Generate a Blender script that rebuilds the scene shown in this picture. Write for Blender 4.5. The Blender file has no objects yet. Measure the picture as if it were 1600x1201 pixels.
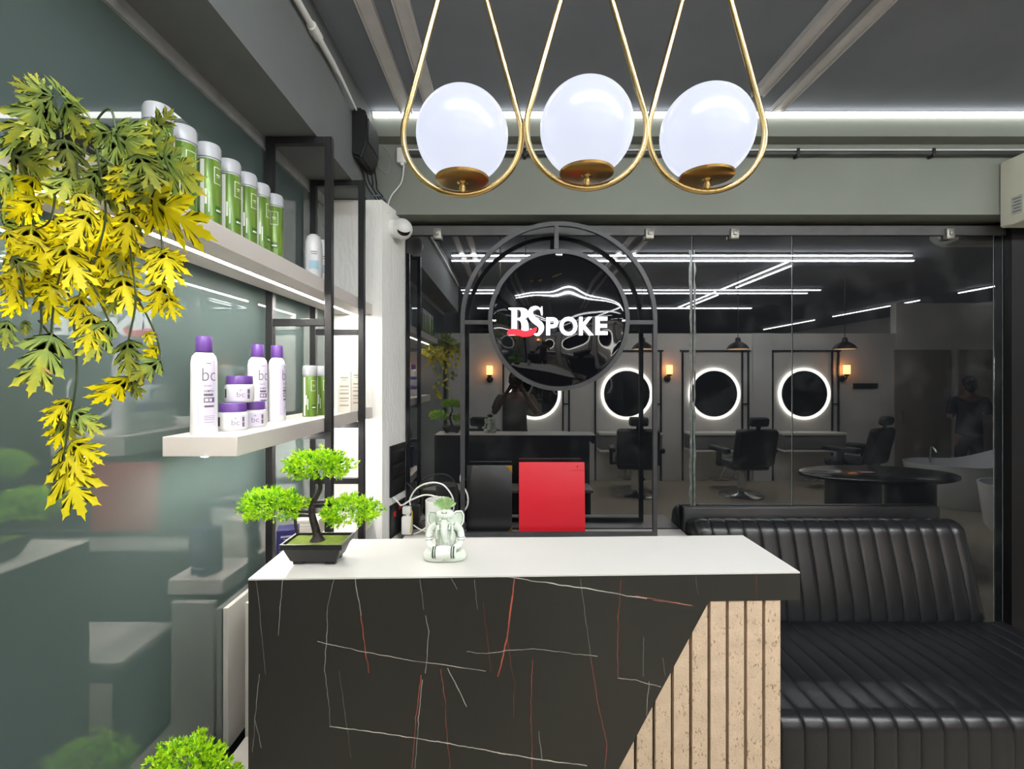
import bpy, bmesh, math, random
from mathutils import Vector, Matrix
random.seed(7)
S = bpy.context.scene
COL = S.collection
# ------------------------------------------------------------------ camera, world, exposure
CX, HY, F, CZ = 797.0, 589.0, 740.0, 1.70      # optical centre, horizon, focal length (px of a 1600 wide frame), eye height (m)
cam = bpy.data.cameras.new('camera'); camo = bpy.data.objects.new('camera', cam); COL.objects.link(camo)
camo.location = (0, 0, CZ); camo.rotation_euler = (math.pi/2, 0, 0)
cam.sensor_fit = 'HORIZONTAL'; cam.sensor_width = 36; cam.lens = 36*F/1600
cam.shift_x = (800-CX)/1600; cam.shift_y = -(600.5-HY)/1600; cam.clip_start = 0.02
S.camera = camo
w = bpy.data.worlds.new('world'); S.world = w; w.use_nodes = True
w.node_tree.nodes['Background'].inputs[0].default_value = (0.8, 0.85, 0.9, 1)
w.node_tree.nodes['Background'].inputs[1].default_value = 0.02
S.view_settings.view_transform = 'Standard'; S.view_settings.look = 'None'
S.view_settings.gamma = 1; S.view_settings.use_curve_mapping = False
S.view_settings.exposure = 0.30
E_ROW = 116.0      # ceiling strips of the hall
E_COVE = 3.8     # strip along the header
E_SHELF = 105.0    # strips under the shelves
E_GLOBE = 0.70    # opal globes
E_RING = 6.5
YM = 2.91         # front of the glass partition
XG = -1.02        # face of the glass wall on the left

def P(x, y, Y): return Vector(((x-CX)/F*Y, Y, CZ-(y-HY)/F*Y))
def V(x, y, Yv): p = P(x, y, Yv); return Vector((p.x, 2*YM-Yv, p.z))      # a thing seen mirrored in the partition
# ------------------------------------------------------------------ materials
def lin(c): c /= 255.0; return c/12.92 if c <= .04045 else ((c+.055)/1.055)**2.4
def rgb(r, g, b): return (lin(r), lin(g), lin(b), 1)
MATS = {}
def mat(name, col, rough=.5, metal=0, ior=1.5, emit=0, ecol=None, noise=0, nscale=20, bump=0, bscale=60, stretch=None, trans=0, coat=0, sub=0):
    if name in MATS: return MATS[name]
    m = bpy.data.materials.new(name); m.use_nodes = True; nt = m.node_tree; b = nt.nodes['Principled BSDF']
    b.inputs['Base Color'].default_value = col; b.inputs['Roughness'].default_value = rough
    b.inputs['Metallic'].default_value = metal; b.inputs['IOR'].default_value = ior
    if coat: b.inputs['Coat Weight'].default_value = coat; b.inputs['Coat Roughness'].default_value = .05
    if trans: b.inputs['Transmission Weight'].default_value = trans
    if emit:
        b.inputs['Emission Color'].default_value = ecol or col; b.inputs['Emission Strength'].default_value = emit
    if noise or bump:
        tc = nt.nodes.new('ShaderNodeTexCoord'); mp = nt.nodes.new('ShaderNodeMapping'); nt.links.new(tc.outputs['Object'], mp.inputs[0])
        if stretch: mp.inputs['Scale'].default_value = stretch
        if noise:
            n = nt.nodes.new('ShaderNodeTexNoise'); n.inputs['Scale'].default_value = nscale; n.inputs['Detail'].default_value = 4
            nt.links.new(mp.outputs[0], n.inputs[0])
            r = nt.nodes.new('ShaderNodeMapRange'); r.inputs[1].default_value = .3; r.inputs[2].default_value = .7
            r.inputs[3].default_value = 1-noise; r.inputs[4].default_value = 1+noise
            mx = nt.nodes.new('ShaderNodeVectorMath'); mx.operation = 'SCALE'; mx.inputs[0].default_value = col[:3]
            nt.links.new(n.outputs[0], r.inputs[0]); nt.links.new(r.outputs[0], mx.inputs['Scale']); nt.links.new(mx.outputs[0], b.inputs['Base Color'])
        if bump:
            n2 = nt.nodes.new('ShaderNodeTexNoise'); n2.inputs['Scale'].default_value = bscale; n2.inputs['Detail'].default_value = 3
            bp = nt.nodes.new('ShaderNodeBump'); bp.inputs['Strength'].default_value = bump; bp.inputs['Distance'].default_value = .01
            nt.links.new(mp.outputs[0], n2.inputs[0]); nt.links.new(n2.outputs[0], bp.inputs['Height']); nt.links.new(bp.outputs[0], b.inputs['Normal'])
    MATS[name] = m; return m
WHITE_LAM = mat('white_laminate', rgb(216, 213, 207), .35, noise=.015, nscale=6)
SHELF_LAM = mat('shelf_laminate', rgb(226, 218, 211), .4, noise=.015, nscale=6)
STEEL = mat('black_painted_steel', rgb(26, 26, 28), .42, noise=.25, nscale=25, bump=.15, bscale=90)
CEIL = mat('charcoal_ceiling_paint', rgb(132, 138, 148), .85, noise=.06, nscale=3, bump=.08, bscale=25)
BEAM = mat('grey_beam_paint', rgb(116, 120, 120), .75, noise=.08, nscale=3, bump=.12, bscale=18)
HEAD = mat('grey_green_header_paint', rgb(132, 137, 128), .7, noise=.05, nscale=2.5, bump=.1, bscale=14)
DARK = mat('dark_paint', rgb(46, 47, 48), .6, noise=.1, nscale=4)
ALU = mat('grey_aluminium_profile', rgb(226, 222, 222), .45, metal=.2, noise=.05, nscale=12)
BRASS = mat('brushed_brass', rgb(200, 172, 116), .24, metal=1, noise=.06, nscale=30)
BRASS_D = mat('brass_dish', rgb(176, 142, 84), .3, metal=1, noise=.1, nscale=25)
LED = mat('led_light', rgb(255, 255, 255), .5, emit=E_ROW, ecol=(.955, .985, 1, 1))
LED_FAR = mat('led_far_hall', rgb(255, 255, 255), .5, emit=34, ecol=(.955, .985, 1, 1))
LED_COVE = mat('led_cove', rgb(255, 255, 255), .5, emit=E_COVE, ecol=(.98, 1, .97, 1))
LED_SHELF = mat('led_shelf', rgb(255, 255, 255), .5, emit=E_SHELF, ecol=(1, .96, .9, 1))
LED_RING = mat('led_ring', rgb(255, 255, 255), .5, emit=E_RING, ecol=(1, .97, .88, 1))
LEATHER = mat('black_leather', rgb(29, 30, 32), .29, ior=1.55, noise=.12, nscale=5, bump=.06, bscale=220)
PLASTIC_W = mat('white_plastic', rgb(234, 234, 230), .35, noise=.01, nscale=10)
PLASTIC_B = mat('black_plastic', rgb(20, 20, 22), .4, noise=.1, nscale=30)
PLASTER = mat('white_textured_plaster', rgb(252, 251, 245), .8, noise=.03, nscale=9, bump=.5, bscale=60, stretch=(1, 1, .28))
WALLW = mat('pale_wall_paint', rgb(232, 228, 222), .8, noise=.05, nscale=1.5)
FLOORM = mat('beige_grey_floor', rgb(172, 162, 142), .35, noise=.1, nscale=1.2)
CHROME = mat('chrome', rgb(210, 212, 214), .15, metal=1, noise=.02, nscale=10)
BULBW = mat('warm_sconce_glass', rgb(255, 190, 120), .4, emit=22, ecol=(1, .38, .11, 1))
SKIN = mat('skin', rgb(112, 80, 64), .5, noise=.05, nscale=20)
HAIR = mat('dark_hair', rgb(22, 19, 18), .5, noise=.2, nscale=60)

def glass_left():
    m = mat('teal_back_painted_glass', rgb(86, 101, 98), .008, ior=2.25, noise=.06, nscale=1.4); return m
GLASS_L = glass_left()
def dark_glass():
    m = mat('smoked_glass', rgb(15, 16, 17), .012, ior=2.2); nt = m.node_tree; b = nt.nodes['Principled BSDF']
    tc = nt.nodes.new('ShaderNodeTexCoord'); n = nt.nodes.new('ShaderNodeTexNoise'); n.inputs['Scale'].default_value = 5; n.inputs['Detail'].default_value = 8
    nt.links.new(tc.outputs['Object'], n.inputs[0])
    r = nt.nodes.new('ShaderNodeValToRGB'); r.color_ramp.elements[0].position = .5; r.color_ramp.elements[0].color = rgb(21, 23, 26)
    r.color_ramp.elements[1].position = .85; r.color_ramp.elements[1].color = rgb(58, 60, 60)
    nt.links.new(n.outputs[0], r.inputs[0]); nt.links.new(r.outputs[0], b.inputs['Base Color'])   # wiped smears on the pane
    return m
GLASS_D = dark_glass()
# ------------------------------------------------------------------ mesh helpers
ORG = {}
class MB:
    def __init__(s): s.b = bmesh.new()
    def box(s, a, c, bev=0, M=None, seg=2):
        g = bmesh.ops.create_cube(s.b, size=1)['verts']
        a = Vector(a); c = Vector(c); mid = (a+c)/2; d = c-a
        for v in g: v.co = Vector((v.co.x*d.x, v.co.y*d.y, v.co.z*d.z))+mid
        if bev:
            es = list({e for v in g for e in v.link_edges})
            r = bmesh.ops.bevel(s.b, geom=es, offset=bev, segments=seg, affect='EDGES', profile=.5)
            g = list({v for f in r['faces'] for v in f.verts} | {v for v in g if v.is_valid})
        if M is not None:
            for v in g: v.co = M @ v.co
        return s
    def tube(s, pts, r, n=10, closed=False, cap=True):
        pts = [Vector(p) for p in pts]; N = len(pts); rings = []; up = None
        rs = r if isinstance(r, (list, tuple)) else [r]*N
        for i, p in enumerate(pts):
            if closed: t = pts[(i+1) % N]-pts[i-1]
            else: t = pts[min(i+1, N-1)]-pts[max(i-1, 0)]
            t.normalize()
            if up is None:
                up = Vector((0, 0, 1)) if abs(t.z) < .9 else Vector((0, 1, 0))
            x = t.cross(up)
            if x.length < 1e-6: x = t.cross(Vector((1, 0, 0)))
            x.normalize(); y = x.cross(t); y.normalize(); up = y
            rings.append([s.b.verts.new(p+rs[i]*(math.cos(2*math.pi*k/n)*x+math.sin(2*math.pi*k/n)*y)) for k in range(n)])
        for i in range(N if closed else N-1):
            A, B = rings[i], rings[(i+1) % N]
            for k in range(n): s.b.faces.new((A[k], A[(k+1) % n], B[(k+1) % n], B[k]))
        if cap and not closed: s.b.faces.new(rings[0][::-1]); s.b.faces.new(rings[-1])
        return s
    def lathe(s, prof, c=(0, 0, 0), n=24, sx=1, sy=1, M=None):
        c = Vector(c); rings = []
        for r, z in prof:
            if r <= 1e-6: rings.append([s.b.verts.new(Vector((0, 0, z)))])
            else: rings.append([s.b.verts.new(Vector((r*sx*math.cos(2*math.pi*k/n), r*sy*math.sin(2*math.pi*k/n), z))) for k in range(n)])
        for A, B in zip(rings, rings[1:]):
            for k in range(n):
                q = [A[k % len(A)], A[(k+1) % len(A)], B[(k+1) % len(B)], B[k % len(B)]]
                q = list(dict.fromkeys(q))
                if len(q) > 2: s.b.faces.new(q)
        if len(rings[0]) > 1: s.b.faces.new(rings[0][::-1])
        if len(rings[-1]) > 1: s.b.faces.new(rings[-1])
        for R in rings:
            for v in R: v.co = (M @ v.co if M is not None else v.co)+c
        return s
    def prism(s, poly, f0, f1):
        """poly: 2D points; f0, f1: 2D point -> 3D point for the two faces"""
        A = [s.b.verts.new(f0(*p)) for p in poly]; B = [s.b.verts.new(f1(*p)) for p in poly]; n = len(poly)
        s.b.faces.new(A); s.b.faces.new(B[::-1])
        for k in range(n): s.b.faces.new((A[k], B[k], B[(k+1) % n], A[(k+1) % n]))
        return s
    def sphere(s, c, r, u=16, v=12, M=None):
        r = Vector(r) if not isinstance(r, (int, float)) else Vector((r, r, r))
        g = bmesh.ops.create_uvsphere(s.b, u_segments=u, v_segments=v, radius=1)['verts']
        for k in g:
            k.co = Vector((k.co.x*r.x, k.co.y*r.y, k.co.z*r.z))
            if M is not None: k.co = M @ k.co
            k.co += Vector(c)
        return s
    def patch(s, R, a0, a1, z0, z1, c=(0, 0), n=8, sy=1):
        """a curved sticker on an upright cylinder; angle 0 faces local -Y"""
        A = []
        for k in range(n+1):
            a = math.radians(a0+(a1-a0)*k/n); x, y = c[0]+R*math.sin(a), c[1]-R*sy*math.cos(a)
            A.append((s.b.verts.new((x, y, z0)), s.b.verts.new((x, y, z1))))
        for p, q in zip(A, A[1:]): s.b.faces.new((p[0], q[0], q[1], p[1]))
        return s
    def build(s, name, m, parent=None, smooth=40, local=False, loc=None, norm=True):
        if norm: bmesh.ops.recalc_face_normals(s.b, faces=s.b.faces[:])
        me = bpy.data.meshes.new(name); 
        o0 = ORG.get(parent.name, Vector()) if parent is not None else (Vector(loc) if loc is not None else None)
        if o0 is None:
            o0 = Vector()
            if s.b.verts:
                xs = [v.co for v in s.b.verts]
                o0 = Vector((sum((min(v[i] for v in xs), max(v[i] for v in xs)))/2 if i < 2 else min(v[2] for v in xs) for i in range(3)))
        if not local:
            for v in s.b.verts: v.co -= o0
        s.b.to_mesh(me); s.b.free()
        return link(name, me, m, parent, o0 if (parent is None) else Vector(), o0, smooth)
def link(name, me, m, parent, loc, org, smooth=40):
    if m is not None and not me.materials:
        for k in (m if isinstance(m, (list, tuple)) else [m]): me.materials.append(k)
    if smooth:
        me.polygons.foreach_set('use_smooth', [True]*len(me.polygons)); me.set_sharp_from_angle(angle=math.radians(smooth))
    o = bpy.data.objects.new(name, me); COL.objects.link(o); o.location = loc
    if parent is not None: o.parent = parent
    ORG[o.name] = Vector(org); return o
def tag(o, label=None, cat=None, group=None, kind=None):
    if label: o['label'] = label
    if cat: o['category'] = cat
    if group: o['group'] = group
    if kind: o['kind'] = kind
    return o
def thing(name, label, cat, loc=(0, 0, 0), group=None, rotz=0):
    o = bpy.data.objects.new(name, None); o.empty_display_size = .05; COL.objects.link(o); o.location = loc; o.rotation_euler = (0, 0, rotz)
    ORG[o.name] = Vector(loc); return tag(o, label, cat, group)
def struct(o, label=None): return tag(o, label, None, None, 'structure')
def copy_tree(o, loc=None, rotz=None, label=None, parent=None):
    c = o.copy(); COL.objects.link(c)
    if parent is not None: c.parent = parent
    if loc is not None: c.location = loc
    if rotz is not None: c.rotation_euler = (0, 0, rotz)
    if label: c['label'] = label
    for ch in list(o.children): copy_tree(ch, parent=c)
    ORG[c.name] = Vector(c.location); return c
def evaluated(o):
    dg = bpy.context.evaluated_depsgraph_get(); dg.update()
    me = bpy.data.meshes.new_from_object(o.evaluated_get(dg)); return me
def text_mesh(body, off=0, ext=.0, res=4):
    c = bpy.data.curves.new('txt', 'FONT'); c.body = body; c.size = 1; c.offset = off; c.extrude = ext; c.resolution_u = res
    o = bpy.data.objects.new('txt', c); COL.objects.link(o); me = evaluated(o); bpy.data.objects.remove(o); me.materials.clear(); return me
def curve_mesh(splines, ext):
    c = bpy.data.curves.new('cv', 'CURVE'); c.dimensions = '2D'; c.fill_mode = 'BOTH'; c.extrude = ext
    for pts in splines:
        sp = c.splines.new('POLY'); sp.points.add(len(pts)-1); sp.use_cyclic_u = True
        for q, (x, y) in zip(sp.points, pts): q.co = (x, y, 0, 1)
    o = bpy.data.objects.new('cv', c); COL.objects.link(o); me = evaluated(o); bpy.data.objects.remove(o); me.materials.clear(); return me
def fit(me, x0, x1, y0, y1):
    xs = [v.co.x for v in me.vertices]; ys = [v.co.y for v in me.vertices]
    a, b, c, d = min(xs), max(xs), min(ys), max(ys)
    for v in me.vertices: v.co.x = x0+(v.co.x-a)/(b-a)*(x1-x0); v.co.y = y0+(v.co.y-c)/(d-c)*(y1-y0)
    return me
def wrap(me, R, ang0=0, sy=1):
    """flat text (x, y) -> onto an upright cylinder, x measured along the arc"""
    for v in me.vertices:
        a = v.co.x/R+math.radians(ang0); v.co = Vector((R*math.sin(a), -R*sy*math.cos(a), v.co.y))
    return me
def lerp(a, b, t): return a+(b-a)*t
def smooth_path(pts, n=8):
    pts = [Vector(p) for p in pts]; out = []
    for i in range(len(pts)-1):
        p0, p1, p2, p3 = pts[max(i-1, 0)], pts[i], pts[i+1], pts[min(i+2, len(pts)-1)]
        for k in range(n):
            t = k/n
            out.append(.5*((2*p1)+(p2-p0)*t+(2*p0-5*p1+4*p2-p3)*t*t+(3*p1-p0-3*p2+p3)*t**3))
    out.append(pts[-1]); return out
# ------------------------------------------------------------------ room shell
ZC = CZ+1.505
def slab(name, a, c, m, label=None, bev=0): return struct(MB().box(a, c, bev).build(name, m), label)
slab('floor', (-1.3, -10.6, -.1), (9.6, 3.2, 0), FLOORM)
slab('ceiling', (-1.3, -10.6, ZC), (9.6, 3.2, ZC+.1), CEIL)
wl = slab('wall_left', (XG-.04, -1.4, 0), (XG, 2.60, CZ+.94), GLASS_L, 'glossy teal glass wall panel behind the white shelves')
slab('trim_1', (XG-.04, -1.4, CZ+.94), (XG+.012, 2.60, CZ+.985), mat('glass_edge_channel', rgb(165, 168, 168), .5, metal=.2, noise=.18, nscale=14), 'grey metal channel along the top of the teal glass wall')
slab('trim_2', (-1.25, -1.4, CZ+.985), (-.79, 2.80, ZC), BEAM, 'deep grey beam along the left side of the ceiling')
slab('wall_left_hall', (-1.2, -10.6, 0), (XG-.05, -1.4, ZC), DARK)
# plastered column in the corner
m = MB(); poly = [(-1.2, 2.62), (-.708, 2.62), (-.643, 2.935), (-.643, 3.0), (-1.2, 3.0)]
m.prism(poly, lambda x, y: Vector((x, y, 0)), lambda x, y: Vector((x, y, CZ+.98)))
struct(m.build('wall_corner', PLASTER), 'white rough plastered column in the corner beside the shelves')
# header over the glass partition
slab('trim_3', (-.79, 2.70, CZ+1.372), (9.5, 2.99, ZC), HEAD, 'upper ledge of the header under the bright light strip')
slab('trim_4', (-.79, 2.79, CZ+.957), (9.5, 2.99, CZ+1.372), HEAD, 'grey-green header above the glass partition')
slab('wall_front', (-.79, 2.97, 0), (9.5, 3.1, CZ+1.37), mat('night_dark_wall', rgb(16, 16, 17), .8, noise=.1, nscale=3))
slab('trim_5', (3.03, 2.86, 0), (9.5, 2.968, CZ+.957), mat('black_panel', rgb(20, 20, 22), .4, noise=.1, nscale=3), 'black wall panel right of the glass partition')
slab('trim_6', (-.643, 2.895, CZ+.868), (3.03, 2.93, CZ+.925), mat('dull_steel_rail', rgb(80, 80, 79), .5, metal=.3, noise=.15, nscale=8), 'steel rail along the top of the glass partition')
# glass panes with clamps
seams = [-.642, P(1082, 600, YM).x, P(1238, 600, YM).x, P(1553, 600, YM).x, 3.029]
edge_m = mat('pane_edge', rgb(126, 138, 132), .2, ior=1.5, noise=.3, nscale=14)
panes = []
for i in range(4):
    g = MB().box((seams[i]+.002, YM, .012), (seams[i+1]-.002, YM+.012, CZ+.895), .001, seg=1).build('window_%d' % (i+1), GLASS_D)
    struct(g, ['wide dark glass pane behind the round sign', 'dark glass pane right of the first seam', 'dark glass pane mirroring the seated lounge', 'narrow dark glass pane at the right end'][i])
    MB().box((seams[i+1]-.0045, YM-.001, .012), (seams[i+1]-.0022, YM+.0125, CZ+.895)).build('pane_edge', edge_m, g)
    panes.append(g)
for x, k in ((683, 0), (1015, 0), (1148, 1), (1485, 2)):
    p = P(x, 364, 2.885)
    MB().box((p.x-.026, 2.878, p.z-.036), (p.x+.026, YM-.001, p.z+.03), .006).box((p.x-.012, 2.870, p.z-.014), (p.x+.012, 2.879, p.z+.012), .004).build('glass_clamp', mat('dull_clamp_steel', rgb(150, 148, 140), .4, metal=.7, noise=.2, nscale=60), panes[k])
m = MB(); sr = random.Random(4); zs = [.02+.06*k for k in range(int((CZ+.86)/.06))]
for side in (-1, 1):
    xs_ = [(seams[1]+side*(.004+.004*sr.random()), seams[1]+side*(.012+.012*sr.random())) for _ in zs]
    for k in range(len(zs)-1):
        (a, b), (c, d) = xs_[k], xs_[k+1]; m.b.faces.new([m.b.verts.new((x, YM-.0008, z)) for x, z in ((a, zs[k]), (b, zs[k]), (d, zs[k+1]), (c, zs[k+1]))])
m.build('sealant_smear', mat('sealant', rgb(92, 98, 94), .25, noise=.5, nscale=20), panes[0], smooth=0)
slab('trim_7', (-.643, 2.90, 0), (3.03, 2.96, .012), DARK, 'floor channel of the glass partition')
# mirrored part of the salon behind the camera
YB = 2*YM-7.8
slab('wall_back', (XG-.03, YB-.12, 0), (6.36, YB, 2.42), WALLW, 'pale partition wall behind the camera with the round lit mirrors')
slab('wall_back_tall', (6.361, YB-.12, 0), (9.5, YB, 2.92), WALLW)
slab('wall_right', (9.5, -10.6, 0), (9.6, 3.1, ZC), WALLW)
slab('wall_hall_end', (-1.2, -10.6, 0), (9.5, -10.5, ZC), DARK)
# wall pilasters between the mirrors
for i, (x0, x1) in enumerate(((1177, 1206), (700, 722))):
    a, b = V(x0, 600, 7.75).x, V(x1, 600, 7.75).x
    slab('trim_%d' % (8+i), (a, YB, 0), (b, YB+.05, 2.42), mat('white_pilaster', rgb(226, 224, 220), .7, noise=.02, nscale=3), ['pale pilaster right of the third lit mirror', 'pale pilaster left of the first wall lamp'][i])
for i, (x0, x1) in enumerate(((1400, 1488), (1500, 1553))):
    a, b = V(x0, 600, 7.75).x, V(x1, 600, 7.75).x
    d = struct(MB().box((a, YB, .0), (b, YB+.03, 2.15), .004).build('door_%d' % (i+1), mat('taupe_door', rgb(150, 140, 130), .6, noise=.06, nscale=2)), ['taupe door left of the standing person', 'taupe door behind the standing person'][i])
    MB().tube([(a+.08, YB+.075, .95), (a+.08, YB+.075, 1.15)], .01).tube([(a+.08, YB+.031, .98), (a+.08, YB+.075, .98)], .007).tube([(a+.08, YB+.031, 1.12), (a+.08, YB+.075, 1.12)], .007).build('door_handle', CHROME, d)

# ------------------------------------------------------------------ ceiling lights (long thin lamps)
def strip_light(a, b, label, group='ceiling light strips of the hall', mled=None, wid=.022):
    a, b = Vector(a), Vector(b); d = (b-a).normalized(); mid = (a+b)/2
    t = thing('ceiling_strip_light', label, 'light', (mid.x, mid.y, ZC), group)
    M = Matrix.Translation(Vector((mid.x, mid.y, 0))) @ Matrix.Rotation(math.atan2(d.y, d.x), 4, 'Z'); L = (b-a).length/2
    MB().box((-L, -wid/2-.004, ZC-.03), (L, wid/2+.004, ZC-.001), M=M).build('housing', ALU, t)
    MB().box((-L+.01, -wid/2, ZC-.040), (L-.01, wid/2, ZC-.0305), M=M).build('diffuser', mled or LED, t)
    return t
zr = 1.45
for i, (y, x0, x1) in enumerate(((402, 705, 1425), (410, 705, 1428), (455, 720, 1283), (460, 722, 1262), (483, 745, 1175))):
    Yv = zr*F/(HY-y)
    strip_light(((x0-CX)/F*Yv, 2*YM-Yv, 0), ((x1-CX)/F*Yv, 2*YM-Yv, 0), ['front light strip of the long pair above the camera', 'rear light strip of the long pair above the camera', 'front strip of the second long pair across the hall', 'rear strip of the second long pair across the hall', 'single light strip farthest back across the hall'][i], mled=LED if i < 2 else LED_FAR)
for X, segs, w_ in ((3.55, ((1232, 1127), (1118, 1060)), 'inner'), (3.72, ((1238, 1150), (1122, 1073)), 'outer')):
    for j, (x0, x1) in enumerate(segs):
        ya, yb = 2*YM-X*F/(x0-CX), 2*YM-X*F/(x1-CX)
        strip_light((X, ya, 0), (X, yb, 0), '%s strip of the diagonal double row in the dark glass, %s length' % (w_, ('upper right', 'lower left')[j]), mled=LED_FAR)
for j, (x0, x1) in enumerate(((1569, 1497), (1437, 1301), (1273, 1193))):
    X = 7.85; strip_light((X, 2*YM-X*F/(x0-CX), 0), (X, 2*YM-X*F/(x1-CX), 0), 'light strip of the right diagonal row in the dark glass, ' + ('rightmost length', 'middle length', 'leftmost length')[j], mled=LED_FAR)
# cove strip along the header
t = thing('cove_light', 'long white light strip where the ceiling meets the header', 'light', (1.5, 2.69, ZC))
MB().box((-.78, 2.675, ZC-.008), (6, 2.699, ZC-.001)).build('housing', ALU, t)
MB().box((-.775, 2.672, ZC-.030), (6, 2.699, ZC-.0085)).build('diffuser', LED_COVE, t)
# unlit grey profiles on the ceiling
for x, lab, y1 in ((567, 'leftmost grey ceiling profile, beside the white pipe', 2.66), (625, 'second grey ceiling profile from the left, behind the left pendant', 2.66), (1315, 'left profile of the grey pair at the right side of the ceiling', 2.5), (1386, 'right profile of the grey pair at the right side of the ceiling', 2.64)):
    X = (x-CX)/HY*1.485; t = thing('ceiling_profile', lab, 'profile', (X, 1.2, ZC), 'grey profiles on the ceiling')
    MB().box((X-.027, -1.2, ZC-.022), (X+.027, y1, ZC-.001), .003).build('channel', ALU, t)
    MB().box((X-.034, -1.2, ZC-.03), (X-.027, y1, ZC-.001)).box((X+.027, -1.2, ZC-.03), (X+.034, y1, ZC-.001)).build('flange', ALU, t)
# white pipe on the beam
t = thing('conduit_pipe', 'white plastic pipe running along the left beam to the black speaker', 'pipe', (-.768, .5, CZ+1.36))
MB().tube([(-.768, -1.2, CZ+1.36), (-.768, 2.05, CZ+1.36)], .0125).build('pipe', PLASTIC_W, t)
MB().tube([(-.768, 1.83, CZ+1.36), (-.768, 1.9, CZ+1.36)], .019).box((-.789, 1.85, CZ+1.35), (-.765, 1.88, CZ+1.385), .002).build('clip', PLASTIC_W, t)
MB().tube([(-.768, 2.05, CZ+1.36), (-.765, 2.16, CZ+1.352), (-.76, 2.34, CZ+1.32)], [.0125, .008, .005]).build('cable', PLASTIC_W, t)
# conduit along the header
t = thing('conduit_pipe', 'dark conduit with worn white paint running along the header', 'pipe', (1.5, 2.765, CZ+1.3))
cm = mat('worn_conduit', rgb(60, 62, 62), .4, noise=.5, nscale=9, stretch=(.4, 1, 1))
MB().tube([(-.6, 2.765, CZ+1.305), (6, 2.765, CZ+1.305)], .014).build('pipe', cm, t)
MB().tube([(-.6, 2.756, CZ+1.322), (6, 2.756, CZ+1.322)], .004).build('cable', PLASTIC_W, t)
for x in (1245, 1456, 820):
    p = P(x, 236, 2.765); MB().box((p.x-.008, 2.745, CZ+1.28), (p.x+.008, 2.789, CZ+1.33), .003).build('clip', STEEL, t)

# ------------------------------------------------------------------ reception counter
A = P(388, 904, 1.228); B = P(1250, 893, 1.272); ZT = A.z
U = Vector((B.x-A.x, B.y-A.y, 0)); LEN = U.length; U.normalize(); W_ = Vector((-U.y, U.x, 0))
def cl(s, d, z): return Vector((A.x, A.y, 0))+U*s+W_*d+Vector((0, 0, z))
def cpx(x, y):
    """pixel -> (s, z) on the counter's front plane"""
    dx = (x-CX)/F; Y = (A.y-U.y/U.x*A.x)/(1-U.y/U.x*dx); return ((dx*Y-A.x)/U.x, CZ-(y-HY)/F*Y)
CT = thing('reception_counter', 'reception counter with white top, black veined marble front and beige slats', 'counter', (A.x+LEN/2, A.y+.15, 0))
DEP = .295
m = MB(); m.prism([(0, 0), (LEN, 0), (LEN, DEP), (0, DEP)], lambda s, d: cl(s, d, ZT), lambda s, d: cl(s, d, ZT-.004)); m.build('worktop', WHITE_LAM, CT)
sR, zA = cpx(1250, 937); s1, _ = cpx(1108, 937); s2, z2 = cpx(967, 1201); sS, _ = cpx(1220, 1000)
sb = s1+(s2-s1)*(zA-0)/(zA-z2)
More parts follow.
